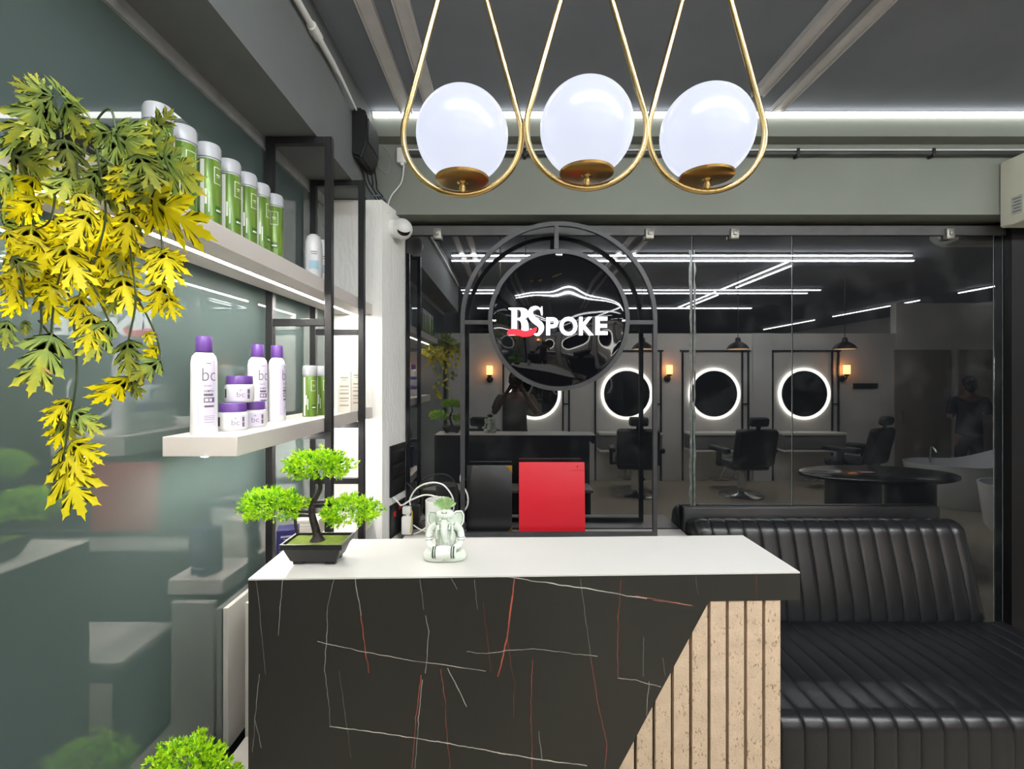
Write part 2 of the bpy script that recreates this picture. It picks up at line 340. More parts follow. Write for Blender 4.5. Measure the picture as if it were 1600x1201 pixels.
def marble():
    m = bpy.data.materials.new('black_veined_marble'); m.use_nodes = True; nt = m.node_tree; N = nt.nodes; L = nt.links; b = N['Principled BSDF']
    b.inputs['Roughness'].default_value = .32
    tc = N.new('ShaderNodeTexCoord'); ns = N.new('ShaderNodeTexNoise'); ns.inputs['Scale'].default_value = 28; ns.inputs['Detail'].default_value = 3
    L.new(tc.outputs['Object'], ns.inputs[0])
    sub = N.new('ShaderNodeVectorMath'); sub.operation = 'MULTIPLY_ADD'; L.new(ns.outputs['Color'], sub.inputs[0]); sub.inputs[1].default_value = (.008, 0, .008)
    L.new(tc.outputs['Object'], sub.inputs[2]); off = N.new('ShaderNodeVectorMath'); off.operation = 'MULTIPLY_ADD'; L.new(sub.outputs[0], off.inputs[0]); off.inputs[1].default_value = (1, 0, 1); off.inputs[2].default_value = (-.004, 0, -.004)
    P0 = off.outputs[0]; acc = {'w': None, 'r': None}
    org = ORG[CT.name]
    Pc = [P0]
    def seg(a, c, wd, st, key):
        P0 = Pc[0]
        a = cl(a[0], 0, a[1])-org; c = cl(c[0], 0, c[1])-org; a.y = c.y = 0; d = c-a
        q = N.new('ShaderNodeVectorMath'); q.operation = 'SUBTRACT'; L.new(P0, q.inputs[0]); q.inputs[1].default_value = a
        dt = N.new('ShaderNodeVectorMath'); dt.operation = 'DOT_PRODUCT'; L.new(q.outputs[0], dt.inputs[0]); dt.inputs[1].default_value = d/d.length_squared
        ck = N.new('ShaderNodeMath'); ck.operation = 'ADD'; ck.use_clamp = True; L.new(dt.outputs['Value'], ck.inputs[0]); ck.inputs[1].default_value = 0
        r = N.new('ShaderNodeVectorMath'); r.operation = 'MULTIPLY_ADD'; L.new(ck.outputs[0], r.inputs[0]); r.inputs[1].default_value = -d; L.new(q.outputs[0], r.inputs[2])
        ln = N.new('ShaderNodeVectorMath'); ln.operation = 'LENGTH'; L.new(r.outputs[0], ln.inputs[0])
        mk = N.new('ShaderNodeMath'); mk.operation = 'MULTIPLY_ADD'; mk.use_clamp = True; L.new(ln.outputs['Value'], mk.inputs[0]); mk.inputs[1].default_value = -1/(wd*.7); mk.inputs[2].default_value = 1.35
        mu = N.new('ShaderNodeMath'); mu.operation = 'MULTIPLY'; L.new(mk.outputs[0], mu.inputs[0]); mu.inputs[1].default_value = st
        if acc[key] is None: acc[key] = mu.outputs[0]
        else:
            mx = N.new('ShaderNodeMath'); mx.operation = 'MAXIMUM'; L.new(acc[key], mx.inputs[0]); L.new(mu.outputs[0], mx.inputs[1]); acc[key] = mx.outputs[0]
        ch = N.new('ShaderNodeVectorMath'); ch.operation = 'MULTIPLY_ADD'; L.new(acc[key], ch.inputs[0]); ch.inputs[1].default_value = (1e-7, 0, 0); L.new(P0, ch.inputs[2]); Pc[0] = ch.outputs[0]
    def line(o, pts, st, key, wd=.0014):
        q = [cpx(o+x/3.74, 880+y/3.74) for x, y in pts]
        for a, c in zip(q, q[1:]): seg(a, c, wd, st, key)
    for o, pts, st, key, wd in VEINS: line(o, pts, st, key, wd)
    n2 = N.new('ShaderNodeTexNoise'); n2.inputs['Scale'].default_value = 14; L.new(tc.outputs['Object'], n2.inputs[0])
    rg = N.new('ShaderNodeMapRange'); L.new(n2.outputs[0], rg.inputs[0]); rg.inputs[1].default_value = .35; rg.inputs[2].default_value = .6; rg.inputs[3].default_value = .45; rg.inputs[4].default_value = 1
    def tinted(prev, sock, col):
        mu = N.new('ShaderNodeMath'); mu.operation = 'MULTIPLY'; L.new(sock, mu.inputs[0]); L.new(rg.outputs[0], mu.inputs[1])
        mx = N.new('ShaderNodeMix'); mx.data_type = 'RGBA'; L.new(mu.outputs[0], mx.inputs[0]); mx.inputs[7].default_value = col
        if prev is None: mx.inputs[6].default_value = rgb(44, 43, 39)
        else: L.new(prev, mx.inputs[6])
        return mx.outputs[2]
    c = tinted(None, acc['r'], rgb(190, 92, 72)); c = tinted(c, acc['w'], rgb(228, 222, 208)); L.new(c, b.inputs['Base Color'])
    return m
L6, L7 = 380, 780
VEINS = [
 (L6, [(75, 100), (100, 300), (130, 650)], .28, 'w', .001), (L6, [(232, 95), (218, 230), (207, 420)], .55, 'w', .0011),
 (L6, [(530, 95), (492, 250), (487, 470), (475, 620), (500, 820), (505, 950)], .5, 'w', .0011), (L6, [(655, 90), (688, 300)], .7, 'w', .0013),
 (L6, [(688, 300), (715, 520), (735, 640)], .9, 'r', .0016), (L6, [(1033, 95), (1055, 270)], .4, 'w', .001), (L6, [(1065, 305), (1085, 400), (1065, 640)], .6, 'w', .0012),
 (L6, [(1215, 85), (1250, 150)], .6, 'w', .0011), (L6, [(1350, 95), (1367, 270)], .3, 'w', .001), (L6, [(1400, 230), (1440, 560), (1445, 630)], .4, 'r', .001),
 (L6, [(435, 458), (700, 515), (1000, 570), (1415, 628)], .75, 'w', .0013), (L6, [(505, 952), (800, 988), (1100, 1035), (1571, 1120)], 1, 'w', .0017),
 (L6, [(1571, 190), (1540, 450), (1490, 660)], 1, 'r', .002), (L6, [(1310, 515), (1420, 525), (1571, 505), (1696, 498), (2071, 543)], .6, 'w', .0012),
 (L6, [(1040, 655), (1010, 900), (985, 1200)], .85, 'r', .0016), (L6, [(1045, 680), (1022, 950), (1002, 1200)], .7, 'w', .0011),
 (L6, [(1155, 620), (1180, 800), (1190, 1000), (1210, 1200)], .7, 'r', .0014), (L6, [(1195, 615), (1245, 710), (1305, 835)], .8, 'w', .0013),
 (L6, [(92, 650), (68, 910), (105, 1075)], .5, 'w', .0012), (L6, [(68, 910), (55, 1100)], .35, 'w', .001), (L6, [(560, 630), (600, 900), (630, 1140)], .22, 'w', .001),
 (L7, [(20, 75), (470, 140), (860, 205)], 1, 'w', .0018), (L7, [(800, 190), (1130, 245)], .85, 'r', .0018), (L7, [(900, 215), (1120, 243)], .5, 'w', .0009),
 (L7, [(90, 95), (45, 450), (0, 640)], .95, 'r', .002), (L7, [(50, 450), (70, 600), (90, 700), (85, 900)], .4, 'r', .001),
 (L7, [(475, 90), (515, 400), (540, 580)], .22, 'w', .001), (L7, [(540, 580), (580, 830), (630, 1060), (620, 1200)], .55, 'r', .0014),
 (L7, [(712, 95), (692, 400), (695, 665)], .65, 'r', .0014), (L7, [(695, 668), (800, 685), (945, 720)], .75, 'w', .0013),
 (L7, [(845, 430), (840, 660)], .25, 'w', .001), (L7, [(955, 550), (970, 660)], .25, 'w', .001), (L7, [(875, 690), (862, 890)], .5, 'w', .0012),
 (L7, [(192, 565), (185, 850), (192, 1200)], .65, 'r', .0014), (L7, [(230, 980), (252, 1140)], .45, 'w', .0012), (L7, [(0, 1108), (250, 1145), (510, 1182)], 1, 'w', .0017),
 (L7, [(1505, 65), (1505, 205)], .4, 'r', .001), (L7, [(1150, 75), (1160, 180)], .2, 'w', .0009)]
MARBLE = marble()
m = MB(); ZP = ZT-.0045
m.prism([(0, ZP), (LEN, ZP), (LEN, zA), (s1, zA), (sb, .0), (0, .0)], lambda s, z: cl(s, 0, z), lambda s, z: cl(s, .018, z)); m.build('front_panel', MARBLE, CT)
m = MB(); m.prism([(LEN-.03, ZP), (LEN, ZP), (LEN, zA), (LEN-.03, zA)], lambda s, z: cl(s, .0185, z), lambda s, z: cl(s, DEP, z)); m.build('right_apron', MARBLE, CT)
black_l = mat('black_laminate', rgb(34, 33, 32), .4, noise=.05, nscale=5)
m = MB(); m.prism([(0.001, ZP), (.02, ZP), (.02, 0), (0.001, 0)], lambda s, z: cl(s, .0185, z), lambda s, z: cl(s, DEP, z)); m.build('left_side', MARBLE, CT)
m = MB(); m.prism([(.0205, ZP), (sS-.003, ZP), (sS-.003, 0), (.0205, 0)], lambda s, z: cl(s, .0188, z), lambda s, z: cl(s, .035, z)); m.build('backing_board', mat('slat_backing', rgb(9, 6, 5), .8, noise=.1, nscale=20), CT)
m = MB(); m.prism([(.0205, ZP), (sS-.003, ZP), (sS-.003, 0), (.0205, 0)], lambda s, z: cl(s, DEP-.02, z), lambda s, z: cl(s, DEP, z)); m.build('back_panel', black_l, CT)
m = MB(); m.prism([(sS-.02, ZP), (sS-.003, ZP), (sS-.003, 0), (sS-.02, 0)], lambda s, z: cl(s, .0355, z), lambda s, z: cl(s, DEP-.0205, z)); m.build('right_side', mat('beige_side', rgb(205, 184, 158), .6, noise=.08, nscale=30), CT)
# slats, each clipped by the slanting edge of the marble panel
def stone():
    m = mat('beige_cork_slat', rgb(208, 184, 156), .6, noise=.09, nscale=26, bump=.15, bscale=160); nt = m.node_tree; b = nt.nodes['Principled BSDF']
    src = b.inputs['Base Color'].links[0].from_socket; tc = nt.nodes.new('ShaderNodeTexCoord')
    mp = nt.nodes.new('ShaderNodeMapping'); mp.inputs['Rotation'].default_value = (0, .6, 0); mp.inputs['Scale'].default_value = (1, 1, .45); nt.links.new(tc.outputs['Object'], mp.inputs[0])
    n = nt.nodes.new('ShaderNodeTexNoise'); n.inputs['Scale'].default_value = 210; n.inputs['Detail'].default_value = 3; n.inputs['Distortion'].default_value = .6; nt.links.new(mp.outputs[0], n.inputs[0])
    n2 = nt.nodes.new('ShaderNodeTexNoise'); n2.inputs['Scale'].default_value = 32; nt.links.new(tc.outputs['Object'], n2.inputs[0])
    ad = nt.nodes.new('ShaderNodeMath'); ad.operation = 'MULTIPLY_ADD'; nt.links.new(n2.outputs[0], ad.inputs[0]); ad.inputs[1].default_value = .45; nt.links.new(n.outputs[0], ad.inputs[2])
    r = nt.nodes.new('ShaderNodeMapRange'); r.inputs[1].default_value = .84; r.inputs[2].default_value = .93; r.inputs[4].default_value = .75; nt.links.new(ad.outputs[0], r.inputs[0])
    mx = nt.nodes.new('ShaderNodeMix'); mx.data_type = 'RGBA'; nt.links.new(r.outputs[0], mx.inputs[0]); nt.links.new(src, mx.inputs[6]); mx.inputs[7].default_value = rgb(132, 100, 70)
    nt.links.new(mx.outputs[2], b.inputs['Base Color']); return m
STONE = stone()
pitch = (cpx(1191.6, 1000)[0]-cpx(1106, 1000)[0])/3; gap = .0085
s_right = sS
while s_right > sb+.01:
    a, b_ = s_right-(pitch-gap), s_right
    zd = lambda s: zA if s >= s1 else zA*(s-sb)/(s1-sb)        # height of the slanting edge at s
    poly = []
    aa = max(a, sb)
    if a >= s1: poly = [(a, zA), (b_, zA), (b_, 0), (a, 0)]
    else:
        poly = [(aa, zd(aa))]
        if b_ > s1: poly += [(s1, zA)]
        poly += [(b_, zd(b_)), (b_, 0), (aa, 0)]
    if len(poly) > 2 and zd(b_) > .02:
        if abs(poly[0][1]) < 1e-6: poly = poly[:-1]
        m = MB(); m.prism(poly, lambda s, z: cl(s, .002, z-.0006), lambda s, z: cl(s, .0186, z-.0006)); m.build('slat', STONE, CT, smooth=0)
    s_right -= pitch
# low desk behind the counter
t = thing('reception_desk', 'lower white topped desk directly behind the reception counter', 'desk', (0, 1.62, 0))
MB().box((-.744, 1.575, .725), (.70, 1.84, .75), .002).build('desk_top', WHITE_LAM, t)
MB().box((-.73, 1.58, 0), (-.712, 1.83, .7245)).build('side_panel', black_l, t)
MB().box((.66, 1.58, 0), (.68, 1.83, .7245)).build('side_panel', black_l, t)

# ------------------------------------------------------------------ back console in front of the glass
t = thing('console_cabinet', 'low white console along the glass under the round sign', 'cabinet', (.2, 2.76, 0))
MB().box((-.62, 2.61, CZ-.96), (1.042, 2.9, CZ-.93), .002).build('console_top', WHITE_LAM, t)
MB().box((-.60, 2.63, 0), (1.02, 2.89, CZ-.961)).build('body', black_l, t)

# ------------------------------------------------------------------ sofa
t = thing('sofa', 'black leather sofa with vertical channel stitching, in front of the glass', 'sofa', (1.8, 2.3, 0))
def channels(x0, x1, pitch, prof, name, mt, parent, ends):
    """profile (y, z, nx, nz) swept along x with a tuck every pitch"""
    m = MB(); n = round((x1-x0)/pitch); xs = []
    for i in range(n):
        for f in (0, .04, .10, .25, .5, .75, .90, .96): xs.append((x0+(i+f)*(x1-x0)/n, f))
    xs.append((x1, 0)); rows = []
    for x, f in xs:
        q = min(f, 1-f); d = -.007*math.exp(-q/.045)+.002*math.sin(math.pi*f)
        e = min(x-x0, x1-x); dd = 0
        if ends and e < .05: dd = -.045*(1-math.sqrt(max(0, 1-((.05-e)/.05)**2)))
        rows.append([m.b.verts.new((x, y+ny*(d*k+dd*k), z+nz*(d*k+dd*k))) for y, z, ny, nz, k in prof])
    for a, b in zip(rows, rows[1:]):
        for k in range(len(prof)-1): m.b.faces.new((a[k], b[k], b[k+1], a[k+1]))
    m.b.faces.new(rows[0]); m.b.faces.new(rows[-1][::-1])
    return m.build(name, mt, parent, smooth=60)
def arc(cy, cz, r, a0, a1, n, k=1):
    return [(cy+r*math.cos(math.radians(lerp(a0, a1, i/n))), cz+r*math.sin(math.radians(lerp(a0, a1, i/n))), math.cos(math.radians(lerp(a0, a1, i/n))), math.sin(math.radians(lerp(a0, a1, i/n))), k) for i in range(n+1)]
ZS = CZ-1.335
fr = math.atan2(.11, .46); ny, nz = -math.cos(fr), math.sin(fr)
prof = [(2.60, ZS-.03, -1, 0, .2), (2.572, ZS+.02, ny, nz, .5), (2.585, ZS+.10, ny, nz, 1), (2.622, ZS+.25, ny, nz, 1), (2.655, ZS+.37, ny, nz, 1), (2.670, ZS+.42, ny, nz, 1)] + arc(2.755, ZS+.428, .082, 172, 60, 7) + [(2.85, ZS+.475, .3, 1, .3), (2.865, ZS+.45, 1, 0, 0), (2.865, ZS-.03, 1, 0, 0)]
channels(1.06, 2.60, .0915, prof, 'backrest', LEATHER, t, True)
prof = [(2.59, ZS-.002, 0, 1, .2), (2.4, ZS+.004, 0, 1, .35), (2.2, ZS+.006, 0, 1, .6), (1.98, ZS+.004, 0, 1, 1)] + arc(1.905, ZS-.056, .06, 80, 180, 6) + [(1.845, ZS-.2, -1, 0, .8), (1.847, ZS-.3, -1, 0, .3), (1.865, ZS-.31, 0, -1, 0), (2.59, ZS-.31, 0, -1, 0)]
channels(1.06, 2.70, .0915, prof, 'seat', LEATHER, t, False)
MB().box((1.09, 1.90, 0), (2.66, 2.8, ZS-.3105)).build('plinth', mat('sofa_plinth', rgb(22, 22, 23), .6, noise=.1, nscale=6), t)
MB().box((1.048, 2.868, .05), (2.61, 2.905, ZS+.549), .012).build('back_board', LEATHER, t)
# ------------------------------------------------------------------ shelves and frames on the left
XF, XR = -.76, -.968
def shelf(lab, y0, y1, zt, led):
    t = thing('wall_shelf', lab, 'shelf', ((XF+XR)/2, (y0+y1)/2, CZ+zt-.055), 'white shelves on the left')
    MB().box((XR, y0, CZ+zt-.055), (XF, y1, CZ+zt), .0012, seg=1).build('board', SHELF_LAM, t)
    if led:
        MB().box((-.865, y0+.01, CZ+zt-.0585), (-.847, y1-.006, CZ+zt-.0552)).build('light_strip', LED_SHELF, t)
        MB().box((-.869, y0+.008, CZ+zt-.058), (-.8652, y1-.004, CZ+zt-.0551)).box((-.8468, y0+.008, CZ+zt-.058), (-.843, y1-.004, CZ+zt-.0551)).build('strip_housing', ALU, t)
    return t
shelf('upper white shelf with green cans and a trailing plant', .84, 2.617, .40, True)
shelf('middle white shelf with purple capped bottles', 1.318, 2.617, -.166, True)
shelf('lowest white shelf behind the counter, holding a navy box', 1.77, 2.617, -.758, False)
t = thing('low_cabinet', 'white low cabinet below the shelves carrying the second small green tree', 'cabinet', (-.88, 1.85, 0))
MB().box((-.962, 1.05, CZ-1.346), (XF-.003, 2.6, CZ-1.306), .001, seg=1).build('cabinet_top', SHELF_LAM, t)
MB().box((-.962, 1.07, 0), (XF-.015, 2.6, CZ-1.3465)).build('body', mat('grey_cabinet', rgb(90, 92, 92), .5, noise=.05, nscale=5), t)
MB().box((-1.018, 1.68, CZ-1.32), (-1.0, 2.6, CZ-.82)).build('back_panel', WHITE_LAM, t)
MB().box((-.962, 1.72, CZ-1.3055), (XF-.05, 1.745, CZ-.82)).build('support_panel', WHITE_LAM, t)
def frame(lab, Y):
    t = thing('shelf_frame', lab, 'frame', (-.86, Y, 0), 'black steel shelf frames')
    h = .0145; xf, xr = -.7435, -.9845; zt = CZ+.983
    for x in (xf, xr): MB().box((x-h, Y-h, 0), (x+h, Y+h, zt), .0015, seg=1).build('post', STEEL, t)
    for z in (zt-.029, CZ+.21, CZ-.253, CZ-.533, CZ-.845):
        MB().box((xr+h+.0003, Y-h, z), (xf-h-.0003, Y+h, z+.0285), .0015, seg=1).build('rail', STEEL, t)
frame('nearer black steel frame holding the white shelves', 1.947)
frame('farther black steel frame holding the white shelves, next to the column', 2.375)

# ------------------------------------------------------------------ green cans
def can_green():
    m = bpy.data.materials.new('green_can_print'); m.use_nodes = True; nt = m.node_tree; b = nt.nodes['Principled BSDF']; b.inputs['Roughness'].default_value = .3; b.inputs['Metallic'].default_value = .15
    tc = nt.nodes.new('ShaderNodeTexCoord'); sp = nt.nodes.new('ShaderNodeSeparateXYZ'); nt.links.new(tc.outputs['Object'], sp.inputs[0])
    n = nt.nodes.new('ShaderNodeTexNoise'); n.inputs['Scale'].default_value = 40; mp = nt.nodes.new('ShaderNodeMapping'); mp.inputs['Scale'].default_value = (1, 1, .15); nt.links.new(tc.outputs['Object'], mp.inputs[0]); nt.links.new(mp.outputs[0], n.inputs[0])
    r = nt.nodes.new('ShaderNodeValToRGB'); r.color_ramp.elements[0].position = .35; r.color_ramp.elements[0].color = rgb(76, 114, 34); r.color_ramp.elements[1].position = .65; r.color_ramp.elements[1].color = rgb(120, 150, 58)
    nt.links.new(n.outputs[0], r.inputs[0]); nt.links.new(r.outputs[0], b.inputs['Base Color']); return m
CANG = can_green(); CAPC = mat('frosted_grey_cap', rgb(178, 180, 184), .3, ior=1.45, noise=.04, nscale=20)
LBLW = mat('white_label_print', rgb(238, 240, 230), .4, noise=.01, nscale=10)
DGREEN = mat('dark_green_print', rgb(58, 104, 30), .4, noise=.05, nscale=20)
def make_can(lab):
    t = thing('spray_can', lab, 'can', (0, 0, 0), 'tall green cans with clear grey caps'); R, H = .029, .215
    MB().lathe([(R-.002, 0), (R, .002), (R, .168), (R-.001, .170)], n=28).build('can_body', CANG, t)
    MB().lathe([(R-.0015, .1702), (R-.0015, .1745), (R+.0008, .175), (R+.0008, .205), (R-.003, .2135), (R-.010, .215), (R-.012, .213), (0, .213)], n=28).build('cap', CAPC, t)
    MB().patch(R+.0003, -62, -42, .004, .166).build('label_stripe', LBLW, t)
    m = MB(); a0, a1, z0, z1 = 2, 50, .108, .152
    for q in ((a0, a1, z0, z0+.0016), (a0, a1, z1-.0016, z1), (a0, a0+3, z0, z1), (a1-3, a1, z0, z1)): m.patch(R+.0004, *q)
    m.patch(R+.0004, 14, 38, .131, .1335).patch(R+.0004, 17, 35, .126, .1275)
    m.build('label_outline', LBLW, t)
    MB().patch(R+.0004, 8, 48, .03, .05).build('text_block', DGREEN, t)
    MB().patch(R+.0006, 12, 44, .036, .041).patch(R+.0004, -24, -19, .03, .075).patch(R+.0006, -40, -30, .05, .09).build('text_line', LBLW, t)
    return t
can0 = None
def put_can(x, y, z, lab, rot):
    global can0
    if can0 is None: can0 = make_can(lab); o = can0
    else: o = copy_tree(can0, label=lab)
    o.location = (x, y, z); o.rotation_euler = (0, 0, math.radians(rot)); ORG[o.name] = Vector((x, y, z)); return o
ordn = ['first', 'second', 'third', 'fourth', 'fifth', 'sixth', 'seventh']
for i, (y, r) in enumerate(((1.076, 38), (1.168, 43), (1.256, 56), (1.35, 54), (1.437, 52), (1.515, 62), (1.604, 2))):
    put_can(-.800-(.006 if i == 1 else 0), y, CZ+.40, 'tall green can on the upper shelf, %s in the row from the trailing plant' % ordn[i], r)
put_can(-.850, 2.01, CZ-.166, 'green can on the middle shelf just left of the black post', 30)
put_can(-.832, 2.095, CZ-.166, 'green can on the middle shelf half hidden behind the black post', 30)
# white rounded bottles on the upper shelf
BOTW = mat('white_bottle_plastic', rgb(240, 240, 240), .3, noise=.008, nscale=8)
SKYB = mat('pale_blue_print', rgb(170, 205, 220), .4, noise=.02, nscale=9)
b0 = thing('shampoo_bottle', 'white rounded bottle on the upper shelf beside the black frame, nearest one', 'bottle', (0, 0, 0), 'white rounded bottles on the upper shelf')
MB().lathe([(.030, 0), (.034, .005), (.035, .12), (.033, .165), (.026, .188), (.013, .199), (0, .2005)], n=24, sy=.7).build('bottle_body', BOTW, b0)
MB().patch(.0353, -30, 30, .05, .085, sy=.7).build('label', SKYB, b0); MB().patch(.0353, -22, 22, .12, .124, sy=.7).patch(.0353, -18, 18, .112, .115, sy=.7).build('text_line', mat('grey_print', rgb(130, 130, 135), .5, noise=.02, nscale=9), b0)
b0.location = (-.825, 1.99, CZ+.40); b0.rotation_euler = (0, 0, .45)
copy_tree(b0, (-.822, 2.07, CZ+.40), .45, 'white rounded bottle on the upper shelf, second behind the black frame')
copy_tree(b0, (-.84, 2.15, CZ+.40), .45, 'white rounded bottle on the upper shelf, third and mostly hidden')

# ------------------------------------------------------------------ purple capped products
PURP = mat('purple_cap', rgb(100, 64, 142), .3, noise=.02, nscale=12); LAV = mat('lavender_label', rgb(226, 218, 240), .4, noise=.008, nscale=8)
INK = mat('grey_ink', rgb(104, 98, 112), .5, noise=.05, nscale=30); INKD = mat('dark_ink', rgb(50, 48, 56), .5, noise=.05, nscale=30)
BCT = fit(text_mesh('bc', off=-.012), 0, 1, 0, 1)
def bc_print(R, x0, x1, z0, z1, parent, sy=1):
    me = BCT.copy(); fit(me, x0, x1, z0, z1); wrap(me, R, 0, sy); link('letters', me, INK, parent, (0, 0, 0), (0, 0, 0), 0)
def lines(R, rows, name, mt, parent, sy=1):
    m = MB()
    for a0, a1, z0, z1 in rows: m.patch(R, a0, a1, z0, z1, sy=sy)
    m.build(name, mt, parent, local=True)
def word(txt, R, x0, x1, z0, z1, mt, parent, sy=1):
    me = fit(text_mesh(txt, off=.01, res=2), x0, x1, z0, z1); wrap(me, R, 0, sy); link('letters', me, mt, parent, (0, 0, 0), (0, 0, 0), 0)
def make_tall(lab):
    t = thing('shampoo_bottle', lab, 'bottle', (0, 0, 0), 'tall white bottles with purple caps'); R = .034
    MB().lathe([(R, 0), (R+.002, .004), (R+.001, .02), (R, .21), (R-.003, .226), (R-.010, .236), (.019, .24)], n=28, sy=.8).build('bottle_body', BOTW, t)
    MB().lathe([(.0215, .2403), (.022, .242), (.0205, .283), (.019, .2855), (0, .286)], n=24).build('cap', PURP, t)
    MB().patch(R+.0016, -38, 42, .022, .215, n=12, sy=.8).build('label', LAV, t)
    bc_print(R+.002, -.010, .026, .155, .192, t, .8)
    word('FRIZZ AWAY', R+.002, -.006, .014, .138, .143, INK, t, .8); word('SHAMPOO', R+.002, -.006, .020, .122, .129, INKD, t, .8)
    lines(R+.002, ((-10, 30, .111, .118), (-10, 36, .092, .107), (-8, 34, .078, .084)), 'text_block', INK, t, .8)
    lines(R+.0022, ((-6, 8, .095, .104), (12, 24, .095, .104)), 'text_gap', LAV, t, .8)
    lines(R+.002, ((-8, 36, .052, .053), (-8, 36, .047, .048), (-8, 36, .042, .043), (-8, 30, .034, .035), (0, 20, .205, .207)), 'text_line', INK, t, .8)
    return t
tb = make_tall('tall white bottle with purple cap standing alone at the near end of the middle shelf')
tb.location = (-.902, 1.396, CZ-.166); tb.rotation_euler = (0, 0, math.radians(44))
copy_tree(tb, (-.925, 1.735, CZ-.166), math.radians(56), 'tall white bottle with purple cap behind the jars, left of the pair')
copy_tree(tb, (-.886, 1.80, CZ-.166), math.radians(85), 'tall white bottle with purple cap behind the jars, right of the pair')
def make_jar(lab):
    t = thing('cream_jar', lab, 'jar', (0, 0, 0), 'white jars with purple lids'); R = .0425
    MB().lathe([(R-.004, 0), (R-.001, .003), (R, .010), (R, .050), (R-.002, .056), (R-.006, .058)], n=32).build('jar_body', BOTW, t)
    MB().lathe([(R-.0045, .0583), (R-.004, .0588), (R-.0045, .082), (R-.0065, .0845), (0, .085)], n=32).build('lid', PURP, t)
    MB().patch(R+.0004, -30, 44, .010, .047, n=10).build('label', LAV, t)
    bc_print(R+.0008, -.008, .014, .018, .034, t)
    lines(R+.0008, ((-2, 8, .038, .0392), (1, 5, .0405, .0415)), 'emblem', INK, t)
    lines(R+.0008, ((30, 40, .012, .026), (30, 40, .028, .042)), 'text_block', INK, t)
    lines(R+.0008, ((-72, -58, .015, .043),), 'data_block', INKD, t)
    return t
j = make_jar('white jar with purple lid, lower left of the stack on the middle shelf'); j.location = (-.872, 1.49, CZ-.166); j.rotation_euler = (0, 0, math.radians(36))
copy_tree(j, (-.866, 1.592, CZ-.166), math.radians(36), 'white jar with purple lid, lower right of the stack on the middle shelf')
copy_tree(j, (-.878, 1.538, CZ-.166+.0853), math.radians(30), 'white jar with purple lid, resting on top of the two others')
# cartons
CART = mat('pale_carton', rgb(232, 226, 214), .6, noise=.02, nscale=8); BEIGEP = mat('beige_print', rgb(176, 166, 150), .6, noise=.03, nscale=9)
def carton(lab, x, y, z, sx, sy, h, rot, m, mp, gr=None):
    t = thing('product_box', lab, 'box', (x, y, z), gr, math.radians(rot))
    MB().box((-sx/2, -sy/2, 0), (sx/2, sy/2, h), .001, seg=1).build('carton', m, t, local=True)
    q = MB()
    for k, (a, b, u, v) in enumerate(((-.3, .3, .84, .88), (-.18, .18, .79, .81), (-.36, .36, .62, .66), (-.36, .36, .54, .56), (-.36, .36, .44, .48), (-.36, .36, .32, .36), (-.36, .3, .26, .28), (-.36, .36, .14, .18))):
        q.box((a*sx, -sy/2-.0006, u*h), (b*sx, -sy/2-.0001, v*h))
    q.build('text_line', mp, t, local=True, smooth=0); return t
carton('cream carton on the middle shelf between the two black posts', -.800, 2.29, CZ-.166, .058, .036, .19, 14, CART, BEIGEP)
carton('slim cream carton behind the other carton at the far end of the middle shelf', -.80, 2.48, CZ-.166, .05, .04, .205, 8, CART, BEIGEP)
carton('navy box on the lowest shelf behind the counter, left of the bonsai trunk', -.862, 1.84, CZ-.758, .075, .075, .175, 20, mat('navy_carton', rgb(38, 34, 84), .45, noise=.05, nscale=10), mat('silver_print', rgb(150, 150, 165), .4, noise=.02, nscale=9))
carton('white carton lying on the lowest shelf, hidden behind the bonsai', -.87, 2.05, CZ-.758, .12, .12, .08, 0, CART, BEIGEP)
carton('smaller white carton stacked on the lower carton', -.87, 2.06, CZ-.678, .10, .10, .07, 8, CART, BEIGEP)

# ------------------------------------------------------------------ bonsai trees
def foliage_mat():
    m = bpy.data.materials.new('lime_foliage'); m.use_nodes = True; nt = m.node_tree; b = nt.nodes['Principled BSDF']; b.inputs['Roughness'].default_value = .45
    tc = nt.nodes.new('ShaderNodeTexCoord'); n = nt.nodes.new('ShaderNodeTexNoise'); n.inputs['Scale'].default_value = 75; n.inputs['Detail'].default_value = 2; nt.links.new(tc.outputs['Object'], n.inputs[0])
    r = nt.nodes.new('ShaderNodeValToRGB'); e = r.color_ramp.elements; e[0].position = .34; e[0].color = rgb(72, 146, 30); e[1].position = .54; e[1].color = rgb(204, 240, 34); k = e.new(.43); k.color = rgb(146, 212, 28)
    nt.links.new(n.outputs[0], r.inputs[0]); nt.links.new(r.outputs[0], b.inputs['Base Color'])
    b.inputs['Subsurface Weight'].default_value = 0; return m
LIME = foliage_mat(); BARK = mat('dark_bark', rgb(38, 32, 30), .6, noise=.3, nscale=60, bump=.4, bscale=120)
POT = mat('black_glazed_pot', rgb(24, 24, 25), .35, noise=.1, nscale=20); MOSS = mat('moss_green_felt', rgb(122, 142, 40), .9, noise=.15, nscale=80, bump=.4, bscale=200)
